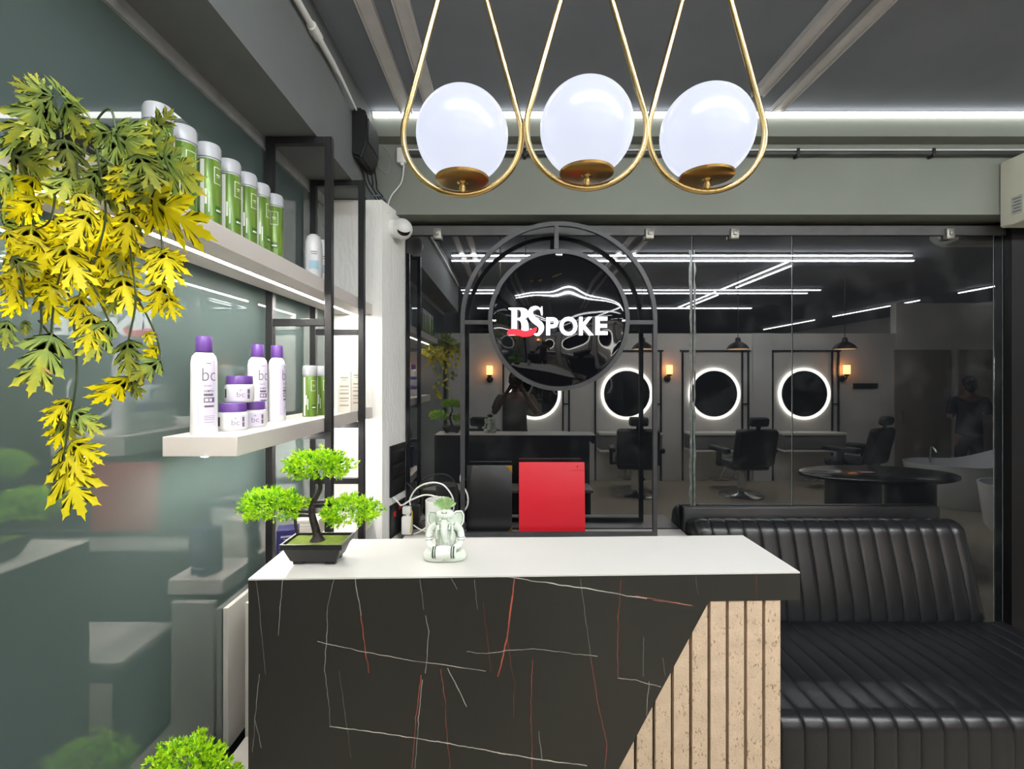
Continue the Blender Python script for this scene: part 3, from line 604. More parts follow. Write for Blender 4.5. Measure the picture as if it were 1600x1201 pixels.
def pad_mesh(rx, ry, rz, n, rnd):
    b = MB(); vs = []; fs = []
    for k in range(n):
        th = rnd.uniform(0, 2*math.pi); u = rnd.uniform(-.75, 1); q = math.sqrt(max(0, 1-u*u)); r = rnd.uniform(.62, 1.0)
        lump = 1+.16*math.sin(3*th+1.3)*math.cos(2.2*u)+.12*math.sin(7*th+u*5)
        c = Vector((rx*q*math.cos(th)*r*lump, ry*q*math.sin(th)*r*lump, rz*u*r*lump)); nn = Vector((q*math.cos(th), q*math.sin(th), u+.35)).normalized()
        for j in range(7):
            d = (nn+Vector((rnd.uniform(-1, 1), rnd.uniform(-1, 1), rnd.uniform(-1, 1)))*.75).normalized(); L = rnd.uniform(.009, .017)
            s = d.cross(Vector((rnd.uniform(-1, 1), rnd.uniform(-1, 1), rnd.uniform(-1, 1)))).normalized()*.0019
            i = len(vs); mid = c+d*L*.55; vs += [c-s*.5, mid-s, c+d*L, mid+s]; fs.append((i, i+1, i+2, i+3))
    me = bpy.data.meshes.new('foliage'); me.from_pydata([tuple(v) for v in vs], [], fs); return me
def bonsai(name, lab, loc, sc, pads, trunk, branches, seed):
    rnd = random.Random(seed); t = thing(name, lab, 'plant', loc, 'small potted bonsai trees'); t.scale = (sc, sc, sc)
    # pot: tapered rectangular dish with rim and feet
    m = MB()
    def ring(hx, hy, z): return [m.b.verts.new((sx*hx, sy*hy, z)) for sx, sy in ((-1, -1), (1, -1), (1, 1), (-1, 1))]
    R = [ring(.058, .032, .008), ring(.064, .036, .012), ring(.078, .047, .045), ring(.084, .052, .047), ring(.086, .054, .062), ring(.081, .049, .062), ring(.079, .047, .052)]
    for a, b in zip(R, R[1:]):
        for k in range(4): m.b.faces.new((a[k], a[(k+1) % 4], b[(k+1) % 4], b[k]))
    m.b.faces.new(R[0][::-1]); m.b.faces.new(R[-1])
    for sx in (-1, 1):
        for sy in (-1, 1): m.box((sx*.045-.014, sy*.024-.007, 0), (sx*.045+.014, sy*.024+.007, .0082), .001, seg=1)
    m.build('pot', POT, t, local=True, smooth=20)
    m = MB().box((-.0785, -.0465, .0525), (.0785, .0465, .0565), .002)
    m.build('moss', MOSS, t, local=True)
    MB().tube(smooth_path(trunk, 6), [lerp(.0125, .005, i/((len(trunk)-1)*6)) for i in range((len(trunk)-1)*6+1)], n=9).lathe([(.022, .0567), (.015, .066), (.011, .078)], (trunk[0][0], trunk[0][1], 0), n=10).build('trunk', BARK, t, local=True)
    for br in branches: MB().tube(smooth_path(br, 5), .0042, n=7).build('branch', BARK, t, local=True)
    for c, r, n in pads:
        me = pad_mesh(*r, n, rnd); o = link('foliage', me, LIME, t, c, c, 0); o['kind'] = 'stuff'
    return t
bx, by = (496-CX)/F*1.345, 1.352
def rel(x, y, Y=by): p = P(x, y, Y); return (p.x-bx, 0, p.z-ZT)
bonsai('bonsai_tree', 'bonsai with three lime green foliage pads in a black pot on the counter', (bx, by, ZT+.0005), 1,
    [((rel(495, 728)[0], .005, rel(495, 728)[2]), (.090, .062, .042), 620), ((rel(427, 788)[0], -.012, rel(427, 788)[2]), (.085, .058, .046), 600), ((rel(544, 801)[0], .012, rel(544, 801)[2]), (.076, .055, .042), 520)],
    [(-.003, 0, .056), rel(494, 830), rel(487, 800), (rel(490, 783)[0], .004, rel(490, 783)[2]), (rel(499, 762)[0], .006, rel(499, 762)[2]), rel(494, 735)],
    [[rel(488, 800), (rel(470, 795)[0], -.02, rel(470, 795)[2]), (rel(440, 792)[0], -.012, rel(440, 792)[2])], [rel(490, 788), (rel(510, 790)[0], .01, rel(510, 790)[2]), (rel(535, 798)[0], .012, rel(535, 798)[2])],
     [rel(487, 806), (rel(466, 806)[0], -.014, rel(466, 806)[2]), (rel(470, 830)[0], -.02, rel(470, 830)[2]+.0)]], 3)
bonsai('bonsai_tree', 'second bonsai at the lower left edge, its round lime foliage showing', (-.876, 1.29, CZ-1.3055), 1.05,
    [((-.008, 0, .220), (.100, .080, .072), 950), ((-.06, -.02, .165), (.085, .07, .04), 420), ((.045, .02, .16), (.08, .07, .04), 420)],
    [(0, 0, .056), (.008, 0, .09), (-.010, 0, .125), (.004, 0, .165), (-.004, 0, .2)], [[(-.005, 0, .11), (-.04, -.01, .14), (-.06, -.02, .16)], [(0, 0, .11), (.03, .01, .135), (.045, .02, .155)]], 9)

# ------------------------------------------------------------------ trailing plant with lobed leaves
def leaf_mat(nm, a, b_, c):
    m = bpy.data.materials.new(nm); m.use_nodes = True; nt = m.node_tree; p = nt.nodes['Principled BSDF']; p.inputs['Roughness'].default_value = .5
    tc = nt.nodes.new('ShaderNodeTexCoord'); n = nt.nodes.new('ShaderNodeTexNoise'); n.inputs['Scale'].default_value = 3.5; n.inputs['Detail'].default_value = 3; nt.links.new(tc.outputs['Object'], n.inputs[0])
    sp = nt.nodes.new('ShaderNodeSeparateXYZ'); nt.links.new(tc.outputs['Object'], sp.inputs[0])
    # colour runs from the green base to the yellow tip along the leaf
    ma = nt.nodes.new('ShaderNodeMath'); ma.operation = 'MULTIPLY_ADD'; nt.links.new(sp.outputs['Y'], ma.inputs[0]); ma.inputs[1].default_value = .5; nt.links.new(n.outputs[0], ma.inputs[2])
    r = nt.nodes.new('ShaderNodeValToRGB'); e = r.color_ramp.elements; e[0].position = .5; e[0].color = a; e[1].position = .98; e[1].color = c; k = e.new(.72); k.color = b_
    nt.links.new(ma.outputs[0], r.inputs[0]); nt.links.new(r.outputs[0], p.inputs['Base Color'])
    tr = nt.nodes.new('ShaderNodeBsdfTranslucent'); nt.links.new(r.outputs[0], tr.inputs[0]); mx = nt.nodes.new('ShaderNodeMixShader'); mx.inputs[0].default_value = .5
    nt.links.new(p.outputs[0], mx.inputs[1]); nt.links.new(tr.outputs[0], mx.inputs[2]); nt.links.new(mx.outputs[0], nt.nodes['Material Output'].inputs[0]); return m
LY = leaf_mat('yellow_leaf', rgb(196, 190, 20), rgb(246, 226, 10), rgb(255, 240, 20)); LG = leaf_mat('green_yellow_leaf', rgb(146, 172, 100), rgb(178, 198, 98), rgb(236, 228, 70)); LO = leaf_mat('olive_leaf', rgb(84, 100, 40), rgb(118, 130, 40), rgb(170, 170, 40))  # own yellow-green mix, with shelf light in the colour: yellow lit, green unlit
def leaf_mesh(seed):
    """a lobed, toothed leaf of unit length along +Y: five pointed lobes with a raised midrib"""
    rnd = random.Random(seed); half = []
    lobes = [(.0, .0, 0), (.16, .05, 0), (.10, .40, 1), (.30, .13, 0), (.40, .55, 1), (.50, .14, 0), (.66, .46, 1), (.70, .12, 0), (.80, .20, 1), (.84, .07, 0)]
    def lobe(y0, y1, tipx, tipy):
        # from (w, y0) out to the tip with two teeth, and back in at y1
        pts = []
        for f, t in ((.35, .0), (.42, -.05), (.68, .0), (.74, -.05)): pts.append((lerp(.07, tipx, f), lerp(y0, tipy, f)+t*.5-.02))
        pts.append((tipx, tipy))
        for f, t in ((.74, .05), (.62, .0), (.45, .05), (.33, .0)): pts.append((lerp(.07, tipx, f), lerp(y1, tipy, f)+t*.5+.02))
        return pts
    def lobe(y0, y1, tx, ty, w0=.035):
        """a narrow forward pointing lobe with two teeth on either side"""
        B0, B1, T = Vector((w0, y0)), Vector((w0, y1)), Vector((tx, ty)); out = []
        for f, o in ((.36, 0), (.40, -1), (.62, 0), (.66, -1), (.84, 0)):
            c = B0.lerp(T, f); n = (T-B0).normalized(); out.append(c+Vector((n.y, -n.x))*(.080*(1-f)+(.034 if o else 0)))
        out.append(T)
        for f, o in ((.82, 0), (.66, 1), (.60, 0), (.44, 1), (.38, 0)):
            c = B1.lerp(T, f); n = (T-B1).normalized(); out.append(c+Vector((-n.y, n.x))*(.070*(1-f)+(.034 if o else 0)))
        return [(max(q.x, .13), q.y) for q in out]
    J = lambda: rnd.uniform(-.04, .04)
    half = [(.012, 0), (.022, .08)] + lobe(.09, .2, .38+J(), .27+J()) + [(.036, .26)] + lobe(.28, .42, .42+J(), .66+J()) + [(.04, .5)] + lobe(.52, .64, .27+J(), .88+J()*.5) + [(.045, .70), (.10, .78), (.055, .80), (.07, .88), (.03, .90)]
    b = MB(); mid = {}
    def mv(y):
        y = round(min(max(y, 0), 1)*10)/10
        if y not in mid: mid[y] = b.b.verts.new((0, y, -.16*y*y))
        return mid[y]
    tip = b.b.verts.new((0, 1.0, -.16))
    for s in (-1, 1):
        vs = [b.b.verts.new((s*x, y, -.16*y*y-.28*x*x+.05*x)) for x, y in half]; ys = [y for x, y in half]
        mids = [0, .1, .2, .3, .4, .5, .6, .7, .8, .9]; cur = 0
        run = 0
        for i in range(len(vs)-1):
            tgt = min(int(max(ys[i+1], run)*10), 9); run = max(run, min(ys[i+1], .9)) if half[i+1][0] < .12 else run
            q = mv(mids[cur])
            if half[i+1][0] < .12 and tgt > cur:
                b.b.faces.new((q, vs[i], vs[i+1]))
                for k in range(cur, tgt): b.b.faces.new((mv(mids[k]), vs[i+1], mv(mids[k+1])))
                cur = tgt
            else:
                try: b.b.faces.new((q, vs[i], vs[i+1]))
                except ValueError: pass
        for k in range(cur, 9): b.b.faces.new((mv(mids[k]), vs[-1], mv(mids[k+1])))
        b.b.faces.new((mv(.9), vs[-1], tip))
    me = bpy.data.meshes.new('leaf'); bmesh.ops.recalc_face_normals(b.b, faces=b.b.faces[:]); b.b.to_mesh(me); b.b.free(); return me
LM = {}
for k in range(3):
    for nm, mt in (('y', LY), ('g', LG), ('o', LO)):
        me = leaf_mesh(k); me.materials.append(mt); me.polygons.foreach_set('use_smooth', [True]*len(me.polygons)); LM[nm, k] = me
PLY = .80
VT = thing('trailing_plant', 'artificial trailing plant with lobed yellow and green leaves spilling over the upper shelf', 'plant', (-.84, .93, CZ+.40))
MB().lathe([(.040, .001), (.048, .004), (.060, .075), (.063, .078), (.063, .088), (.056, .088), (.054, .07), (0, .068)], n=24).build('pot', POT, VT, local=True)
vr = random.Random(21)
def put_leaf(x0, y0, x1, y1, key, Y=None, wide=.8):
    Y = PLY+vr.uniform(-.05, .04) if Y is None else Y
    a = P(x0, y0, Y); c = P(x1, y1, Y-vr.uniform(-.01, .05)); d = c-a; L = d.length; d.normalize()
    n = (Vector((0, 0, CZ))-a).normalized(); n = (n+Vector((vr.uniform(-.5, .5), vr.uniform(-.3, .3), vr.uniform(-.35, .5)))).normalized()
    x = d.cross(n).normalized(); z = x.cross(d).normalized()
    o = bpy.data.objects.new('leaf', LM[key, vr.randrange(3)]); COL.objects.link(o); o.parent = VT
    M = Matrix((x*L*wide, d*L, z*L)).transposed().to_4x4(); M.translation = a-VT.location; o.matrix_local = M; ORG[o.name] = a
LEAVES = [(85,150,8,128,'g'),(80,155,5,228,'g'),(78,150,40,108,'g'),(95,150,138,150,'g'),(70,165,52,228,'g'),(100,158,118,205,'g'),(80,150,20,180,'g'),(175,205,108,215,'g'),(175,212,166,290,'g'),(175,212,212,268,'g'),(180,208,238,262,'g'),(190,200,242,230,'g'),(100,214,124,285,'o'),(250,250,306,300,'g'),(255,245,298,272,'g'),(240,268,226,332,'o'),(18,238,62,270,'o'),(55,275,8,322,'y'),(60,310,2,346,'y'),(240,300,256,352,'y'),(235,308,318,376,'y'),(160,328,158,388,'y'),(50,350,42,418,'y'),(100,380,132,448,'y'),(258,388,268,446,'y'),(248,395,292,408,'y'),(18,400,62,432,'o'),(0,430,18,458,'y'),(190,430,208,492,'y'),(192,440,142,462,'o'),(185,455,168,496,'o'),(257,440,238,500,'y'),(262,460,272,498,'y'),(38,465,0,498,'y'),(40,500,38,524,'o'),(12,500,2,550,'g'),(75,440,90,470,'y'),(125,460,118,517,'y'),(145,490,132,552,'y'),(172,500,135,573,'g'),(82,520,42,625,'g'),(72,528,92,548,'o'),(230,518,236,536,'y'),(247,540,222,567,'y'),(250,562,195,602,'g'),(202,588,140,642,'y'),(205,590,216,622,'o'),(200,530,196,585,'o'),(110,622,64,668,'y'),(114,640,156,680,'g'),(102,650,82,708,'y'),(110,690,156,722,'y'),(100,715,126,808,'y'),(98,698,132,752,'y'),(92,640,120,690,'o'),(128,430,160,470,'y'),(60,380,20,400,'y'),(140,330,110,385,'y'),(205,330,190,400,'y'),(215,380,170,420,'y'),(120,300,150,350,'y'),(85,340,120,372,'y'),(30,310,45,355,'y'),(200,260,180,310,'y'),(150,270,120,310,'g'),(215,240,250,290,'o'),(130,230,90,255,'o'),(30,210,0,240,'o'),(20,270,2,300,'g'),(190,290,230,320,'y'),(100,200,70,190,'o'),(10,360,30,400,'y')]
for q in LEAVES: put_leaf(*q[:4], q[4])
for k in range(85):      # the crowded middle of the plant
    x = vr.uniform(-8, 270); y = vr.uniform(195, 440)
    if x < 60 and y > 420: continue
    if x > 200 and y > 400: continue
    a = math.radians(vr.gauss(90, 55)); L = vr.uniform(42, 76)*(1.0 if y > 260 else .85); key = ('y' if y > 290 else 'g') if vr.random() < .72 else 'o'  # yellower below the lit shelf, greener above, as its strip would light them
    put_leaf(x, y, x+L*math.cos(a), y+L*math.sin(a), key, Y=PLY+vr.uniform(.0, .09), wide=vr.uniform(.65, .95))
stemg = mat('green_brown_stem', rgb(62, 74, 40), .5, noise=.2, nscale=40)
for pts in ([(100,440),(112,480),(120,560),(118,610),(106,670),(100,720)], [(200,300),(205,400),(212,470),(200,540),(202,590)], [(50,330),(60,430),(65,500),(62,530)], [(212,460),(240,515),(250,560),(225,585),(200,592)], [(130,240),(150,190),(172,170),(182,205)], [(85,150),(95,200),(90,260),(80,340),(50,360)], [(150,230),(165,330),(150,400),(125,460),(145,495)], [(180,210),(220,250),(240,310),(255,390),(258,440)], [(60,230),(45,300),(30,400),(38,470)], [(140,230),(200,270),(250,250)], [(120,250),(140,420),(172,505)], [(60,500),(80,525)], [(100,400),(85,470),(80,525)]):
    MB().tube(smooth_path([P(x, y, PLY+.012*math.sin(i*1.7)) for i, (x, y) in enumerate(pts)], 6), .0017, n=6).build('stem', stemg, VT)
# ------------------------------------------------------------------ small figurine on the counter
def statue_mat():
    m = bpy.data.materials.new('pale_green_stone'); m.use_nodes = True; nt = m.node_tree; b = nt.nodes['Principled BSDF']; b.inputs['Roughness'].default_value = .55
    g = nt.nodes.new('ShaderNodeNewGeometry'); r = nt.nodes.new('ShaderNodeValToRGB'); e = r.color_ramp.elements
    e[0].position = .472; e[0].color = rgb(52, 62, 56); e[1].position = .508; e[1].color = rgb(232, 236, 228); k = e.new(.493); k.color = rgb(186, 202, 182)  # darker in the hollows, paler on raised parts
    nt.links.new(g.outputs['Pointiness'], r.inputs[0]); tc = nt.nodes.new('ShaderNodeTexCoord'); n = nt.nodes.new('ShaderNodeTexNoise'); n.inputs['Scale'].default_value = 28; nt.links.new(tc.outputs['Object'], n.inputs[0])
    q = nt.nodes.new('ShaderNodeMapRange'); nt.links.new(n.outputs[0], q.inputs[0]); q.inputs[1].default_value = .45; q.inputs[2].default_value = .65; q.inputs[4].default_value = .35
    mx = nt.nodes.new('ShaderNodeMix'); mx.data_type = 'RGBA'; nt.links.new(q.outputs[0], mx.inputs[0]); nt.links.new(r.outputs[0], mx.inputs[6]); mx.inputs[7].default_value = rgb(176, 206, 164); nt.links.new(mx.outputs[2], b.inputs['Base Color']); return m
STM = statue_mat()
def remeshed(mb, name, parent, vox, mt, it=2):
    o = mb.build('tmp', mt, None, smooth=0, local=True, loc=(0, 0, 0)); md = o.modifiers.new('r', 'REMESH'); md.mode = 'VOXEL'; md.voxel_size = vox
    if it: sm = o.modifiers.new('s', 'SMOOTH'); sm.iterations = it; sm.factor = .5
    me = evaluated(o); me.name = name; bpy.data.objects.remove(o); me.materials.clear()
    return link(name, me, mt, parent, (0, 0, 0), ORG[parent.name], 180)
sp = P(694, 878, 1.345)
st = thing('figurine', 'small pale green seated elephant-headed figurine playing a drum on the counter', 'figurine', (sp.x, 1.372, ZT+.0004)); st.scale = (.93, .93, .96)
# local frame: x right, -y to the viewer, z up; about 0.18 high
m = MB()
m.sphere((0, .004, .058), (.033, .026, .046)).sphere((0, .002, .095), (.028, .020, .022))          # belly and chest
for s in (-1, 1):
    m.tube(smooth_path([(s*.014, .006, .022), (s*.044, -.006, .017), (s*.050, -.024, .014), (s*.026, -.034, .012), (s*.004, -.032, .011)], 5), [.019, .019, .0185, .018, .018, .0175, .017, .0165, .016, .0155, .015, .0145, .014, .0135, .013, .0125, .012, .0115, .011, .0105, .010], n=12)   # crossed legs
    m.tube(smooth_path([(s*.026, .002, .098), (s*.044, .002, .084), (s*.050, -.008, .060), (s*.044, -.022, .046), (s*.034, -.028, .042)], 5), [lerp(.0125, .0085, i/20) for i in range(21)], n=12)       # arms
    m.sphere((s*.034, -.029, .042), (.008, .007, .009))
    m.tube(smooth_path([(s*.022, -.010, .100), (s*.024, -.022, .084), (s*.021, -.026, .064)], 4), .0038, n=8)     # scarf ends
    m.lathe([(.0125, -.003), (.0135, 0), (.0125, .003)], c=(s*.050, -.008, .062), n=14)      # bracelets
m.lathe([(.052, 0), (.056, .003), (.055, .010), (.050, .013)], n=32, sy=.72)
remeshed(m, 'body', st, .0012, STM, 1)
m = MB(); m.sphere((0, -.006, .118), (.024, .023, .026)).sphere((0, -.016, .112), (.018, .016, .018))
for s in (-1, 1): m.sphere((s*.011, -.024, .121), (.006, .004, .006)).tube(smooth_path([(s*.013, -.018, .106), (s*.016, -.03, .098), (s*.015, -.036, .094)], 3), [.0045, .0042, .004, .0036, .0032, .0028, .0022], n=8)
m.tube(smooth_path([(0, -.022, .114), (0, -.033, .100), (0, -.036, .082), (.002, -.036, .066), (.006, -.036, .058)], 5), [lerp(.0125, .0075, i/20) for i in range(21)], n=12)
for k in range(5): m.tube([(-.012+.0012*k, -.034-.0006*k, .098-.008*k), (.012-.0012*k, -.034-.0006*k, .098-.008*k)], .0016, n=6)
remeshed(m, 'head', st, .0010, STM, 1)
for s in (-1, 1):
    m = MB(); pts = [(.018, .126), (.032, .138), (.050, .139), (.056, .126), (.055, .106), (.046, .092), (.034, .088), (.024, .098)]
    m.prism([(s*x, z) for x, z in pts], lambda x, z: Vector((x, .001+.10*(abs(x)-.02), z)), lambda x, z: Vector((x, .008+.10*(abs(x)-.02), z)))
    for a, c in zip(pts, pts[1:]): m.tube([(s*a[0], .002+.1*(a[0]-.02), a[1]), (s*c[0], .002+.1*(c[0]-.02), c[1])], .0028, n=8)
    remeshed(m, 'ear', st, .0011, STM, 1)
m = MB().lathe([(.0265, .126), (.0275, .131), (.0265, .137), (.021, .143), (.012, .147), (0, .148)], n=28, c=(0, -.004, 0)).sphere((0, -.024, .145), (.007, .006, .007))
for a in range(-60, 61, 30): m.tube(smooth_path([(.026*math.sin(math.radians(a)), -.004-.027*math.cos(math.radians(a)), .127), (.016*math.sin(math.radians(a)), -.006-.02*math.cos(math.radians(a)), .144)], 3), .0022, n=6)
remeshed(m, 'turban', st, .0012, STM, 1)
m = MB()
for k in range(9):
    a = math.radians(lerp(-58, 58, k/8)); d = Vector((math.sin(a), 0, math.cos(a))); q = Vector((math.cos(a), 0, -math.sin(a)))
    b = Vector((0, -.012, .146)); L = .042
    m.prism([(-.0012, 0), (.0012, 0), (.0038, L*.88), (0, L), (-.0038, L*.88)], lambda x, y: b+q*x+d*y+Vector((0, -.0022+.0016*(k % 2), 0)), lambda x, y: b+q*x+d*y+Vector((0, .003, 0)))
bk = MB(); bk.prism([(-.003, -.002), (.003, -.002)]+[(.033*math.sin(math.radians(a)), .033*math.cos(math.radians(a))) for a in range(60, -61, -12)], lambda x, y: Vector((x, -.0085, .146+y)), lambda x, y: Vector((x, -.0070, .146+y)))
bk.build('fan_backing', mat('dark_green_groove', rgb(46, 66, 44), .7, noise=.1, nscale=60), st, local=True, smooth=0)
m.build('crest_fan', mat('crest_green', rgb(150, 184, 120), .55, noise=.3, nscale=60), st, local=True, smooth=0)
m = MB(); Mx = Matrix.Rotation(math.pi/2, 4, 'Y')
m.lathe([(.0135, -.037), (.0155, -.035), (.0155, -.030), (.0185, -.012), (.0195, 0), (.0185, .012), (.0155, .030), (.0155, .035), (.0135, .037)], n=28, M=Mx, c=(0, -.040, .030))
mb = MB()
for z in (-.031, -.024, .024, .031): mb.lathe([(.0165, z-.0022), (.0172, z), (.0165, z+.0022)], n=28, M=Mx, c=(0, -.040, .030))
mb.build('drum_band', mat('dark_green_groove', rgb(46, 66, 44), .7), st, local=True)
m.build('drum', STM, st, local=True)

# ------------------------------------------------------------------ things on and around the column
def colpt(x, y):
    k = (.065/.315); dx = (x-CX)/F; Y = (-.708-k*2.62)/(dx-k); return P(x, y, Y)
NF = Vector((.315, -.065, 0)).normalized(); TF = Vector((.065, .315, 0)).normalized()
def wallplate(name, lab, x0, x1, yt, yb, mt):
    a, b = colpt(x0, yt), colpt(x1, yt); zt = a.z; zb = colpt(x0, yb).z
    t = thing(name, lab, 'switchboard', (a.x, a.y, zb)); L = (b-a).dot(TF)
    M = Matrix((TF, -NF, Vector((0, 0, 1)))).transposed().to_4x4(); M.translation = Vector((a.x, a.y, 0))+NF*.001
    MB().box((0, -.010, zb), (L, 0, zt), .003, M=M).build('plate', mt, t); return t, M, L, zb, zt
t, M, L, zb, zt = wallplate('switchboard', 'tall black switchboard on the side of the white column', 608, 631, 697, 778, PLASTIC_B)
for k in range(3): MB().box((.02, -.014, zb+.03+.085*k), (L-.02, -.0101, zb+.095+.085*k), .002, M=M).build('switch_module', mat('graphite_plastic', rgb(34, 34, 37), .3, noise=.05, nscale=20), t)
t, M, L, zb, zt = wallplate('socket_panel', 'lower black socket panel with red switches behind the white adapter', 608, 631, 790, 842, PLASTIC_B)
for k in range(2): MB().box((.03+.07*k, -.0150, zt-.075+.025*k), (.06+.07*k, -.0101, zt-.045+.025*k), .002, M=M).build('red_switch', mat('red_switch', rgb(196, 40, 44), .35, noise=.03, nscale=20), t)
c = colpt(618, 811)
t = thing('power_adapter', 'white power adapter plugged into the socket panel on the column', 'adapter', (c.x+.05, c.y, c.z-.08))
p = P(637, 790, c.y)
MB().box((p.x-.034, c.y-.02, P(0, 834, c.y).z), (p.x+.026, c.y+.03, P(0, 806, c.y).z), .008).build('adapter_body', PLASTIC_W, t)
MB().box((p.x-.030, c.y-.014, P(0, 803, c.y).z), (p.x+.020, c.y+.024, P(0, 791, c.y).z), .008).tube([(p.x, c.y, P(0, 806, c.y).z-.002), (p.x, c.y, P(0, 803, c.y).z+.002)], .012).build('plug', PLASTIC_W, t)
t = thing('charging_cable', 'white cable looping from the socket panel to the white canister', 'cable', (p.x, c.y, CZ-.93))
Yc = c.y
MB().tube(smooth_path([P(641, 789, Yc), P(641, 778, Yc), P(652, 762, Yc), P(672, 754, Yc), P(692, 757, Yc), P(706, 774, Yc), P(709, 792, Yc), P(706, 806, Yc+.01), P(704, 833, Yc+.02)], 8), .0048, n=8).build('loop', PLASTIC_W, t)
MB().tube(smooth_path([colpt(611, 776)+NF*.012, colpt(612, 784)+NF*.04, P(628, 789, Yc-.05), P(642, 781, Yc-.02), P(664, 773, Yc), P(684, 776, Yc-.06)], 8), .0048, n=8).build('loop', PLASTIC_W, t)
MB().tube(smooth_path([P(646, 820, Yc), P(655, 826, Yc), P(664, 829, Yc), P(668, 832, Yc-.02)], 6), .004, n=8).tube(smooth_path([P(646, 834, Yc), P(656, 830, Yc), P(668, 822, Yc)], 6), .004, n=8).build('loose_end', PLASTIC_W, t)
MB().tube(smooth_path([P(641, 795, Yc-.04), P(644, 800, Yc-.04), P(643, 815, Yc-.04), P(641, 832, Yc-.04)], 6), .0035, n=8).build('yellow_wire', mat('yellow_wire', rgb(206, 176, 60), .5, noise=.05, nscale=30), t)
p = P(684, 838, 2.70)
t = thing('canister', 'white open canister standing on the console behind the figurine', 'canister', (p.x, 2.72, CZ-.9295))
MB().lathe([(.071, .0), (.073, .003), (.073, .226), (.070, .228), (.067, .226), (.067, .012), (0, .01)], n=32).build('canister_body', PLASTIC_W, t, local=True)
t = thing('cable', 'white cable hanging beside the left post of the sign frame', 'cable', tuple(P(724, 800, 2.83)))
MB().tube(smooth_path([P(721, 738, 2.84), P(720, 752, 2.84), P(730, 772, 2.787), P(730, 790, 2.787), P(719, 806, 2.785), P(710, 828, 2.788)], 8), .005, n=8).build('wire', PLASTIC_W, t)
# security camera
p = P(628, 358, 2.74); q = colpt(613, 358)
t = thing('security_camera', 'white ball security camera on the side of the column', 'camera', tuple(q))
Mr = Vector((0, 0, 1)).rotation_difference(NF).to_matrix().to_4x4()
MB().lathe([(.050, -.004), (.052, .002), (.050, .022), (.040, .030), (.02, .034), (0, .034)], n=28, M=Mr, c=q).build('base', PLASTIC_W, t)
m = MB().sphere(p, .061, 28, 20); m.build('ball', PLASTIC_W, t)
d = (Vector((.75, 0, CZ-.35))-p).normalized(); up = Vector((0, 0, 1)); x = d.cross(up).normalized(); y = x.cross(d).normalized()
m = MB(); G = []
for i in range(17):
    u = -1+i/8; t1 = .02-.20*(1-u*u); t0 = .02-.62*math.sqrt(max(0, 1-u*u))-.0
    G.append([m.b.verts.new(p+(d+x*u*.80+y*lerp(t0, t1, k/4)).normalized()*.0616) for k in range(5)])
for a, b in zip(G, G[1:]):
    for k in range(4): m.b.faces.new((a[k], b[k], b[k+1], a[k+1]))
bmesh.ops.remove_doubles(m.b, verts=m.b.verts[:], dist=1e-5)
m.build('lens_window', mat('glossy_black', rgb(8, 8, 10), .08, noise=.05, nscale=20), t)
# adapter on the header with its thin cable
p = P(628, 245, 2.78)
t = thing('power_adapter', 'small white adapter on the header above the security camera', 'adapter', tuple(P(628, 258, 2.775)))
MB().box((p.x-.026, 2.755, P(0, 256, 2.78).z), (p.x+.028, 2.789, P(0, 233, 2.78).z), .006).build('adapter_body', PLASTIC_W, t)
MB().box((p.x-.004, 2.760, P(0, 260, 2.78).z), (p.x+.016, 2.780, P(0, 255, 2.78).z), .003).tube(smooth_path([P(631, 259, 2.77), P(627, 285, 2.775), P(612, 305, 2.77), P(606, 322, 2.74), tuple(colpt(606, 332)+NF*.006)], 8), .0042, n=8).build('wire', PLASTIC_W, t)
# speaker on the beam
t = thing('wall_speaker', 'black slanted speaker on the beam above the white column', 'speaker', (-.75, 2.46, CZ+1.09))
m = MB(); z0, z1 = CZ+1.085, CZ+1.345
pts = [(-.789, z0+.02), (-.789, z1), (-.735, z1), (-.712, z1-.03), (-.712, z0+.08), (-.74, z0)]
m.prism(pts, lambda x, z: Vector((x, 2.355, z)), lambda x, z: Vector((x, 2.575, z)))
r = bmesh.ops.bevel(m.b, geom=m.b.edges[:], offset=.012, segments=3, affect='EDGES'); m.build('cabinet', PLASTIC_B, t)
MB().box((-.7118, 2.375, z0+.095), (-.7085, 2.555, z1-.045), .0015).build('grille', mat('speaker_grille', rgb(52, 52, 56), .5, noise=.3, nscale=150, bump=.4, bscale=300), t)
t = thing('cable', 'tangle of dark cables hanging from the speaker onto the column top', 'cable', (-.74, 2.6, CZ+.98))
m = MB()
for k in range(4):
    x = -.775+.016*k; m.tube(smooth_path([(x, 2.48+.02*k, z0+.03), (x, 2.52+.02*k, z0-.03), (x+.01*math.sin(k*2), 2.60, CZ+1.03), (x+.03, 2.66-.02*k, CZ+.988)], 6), .004, n=7)
m.build('wire', PLASTIC_B, t)
MB().tube(smooth_path([(-.73, 2.7, CZ+1.32), (-.69, 2.72, CZ+1.27), (-.67, 2.7, CZ+1.2), (-.69, 2.66, CZ+1.14), (-.72, 2.6, CZ+1.15), (-.735, 2.565, CZ+1.18)], 8), .004, n=7).build('wire', mat('grey_cable', rgb(120, 120, 122), .5, noise=.05, nscale=30), t)
MB().tube(smooth_path([(-.77, 2.6, CZ+.99), (-.73, 2.61, CZ+1.0), (-.70, 2.66, CZ+.99), (-.74, 2.7, CZ+.988)], 6), .006, n=7).build('wire', mat('blue_grey_cable', rgb(86, 98, 110), .5, noise=.1, nscale=30), t)

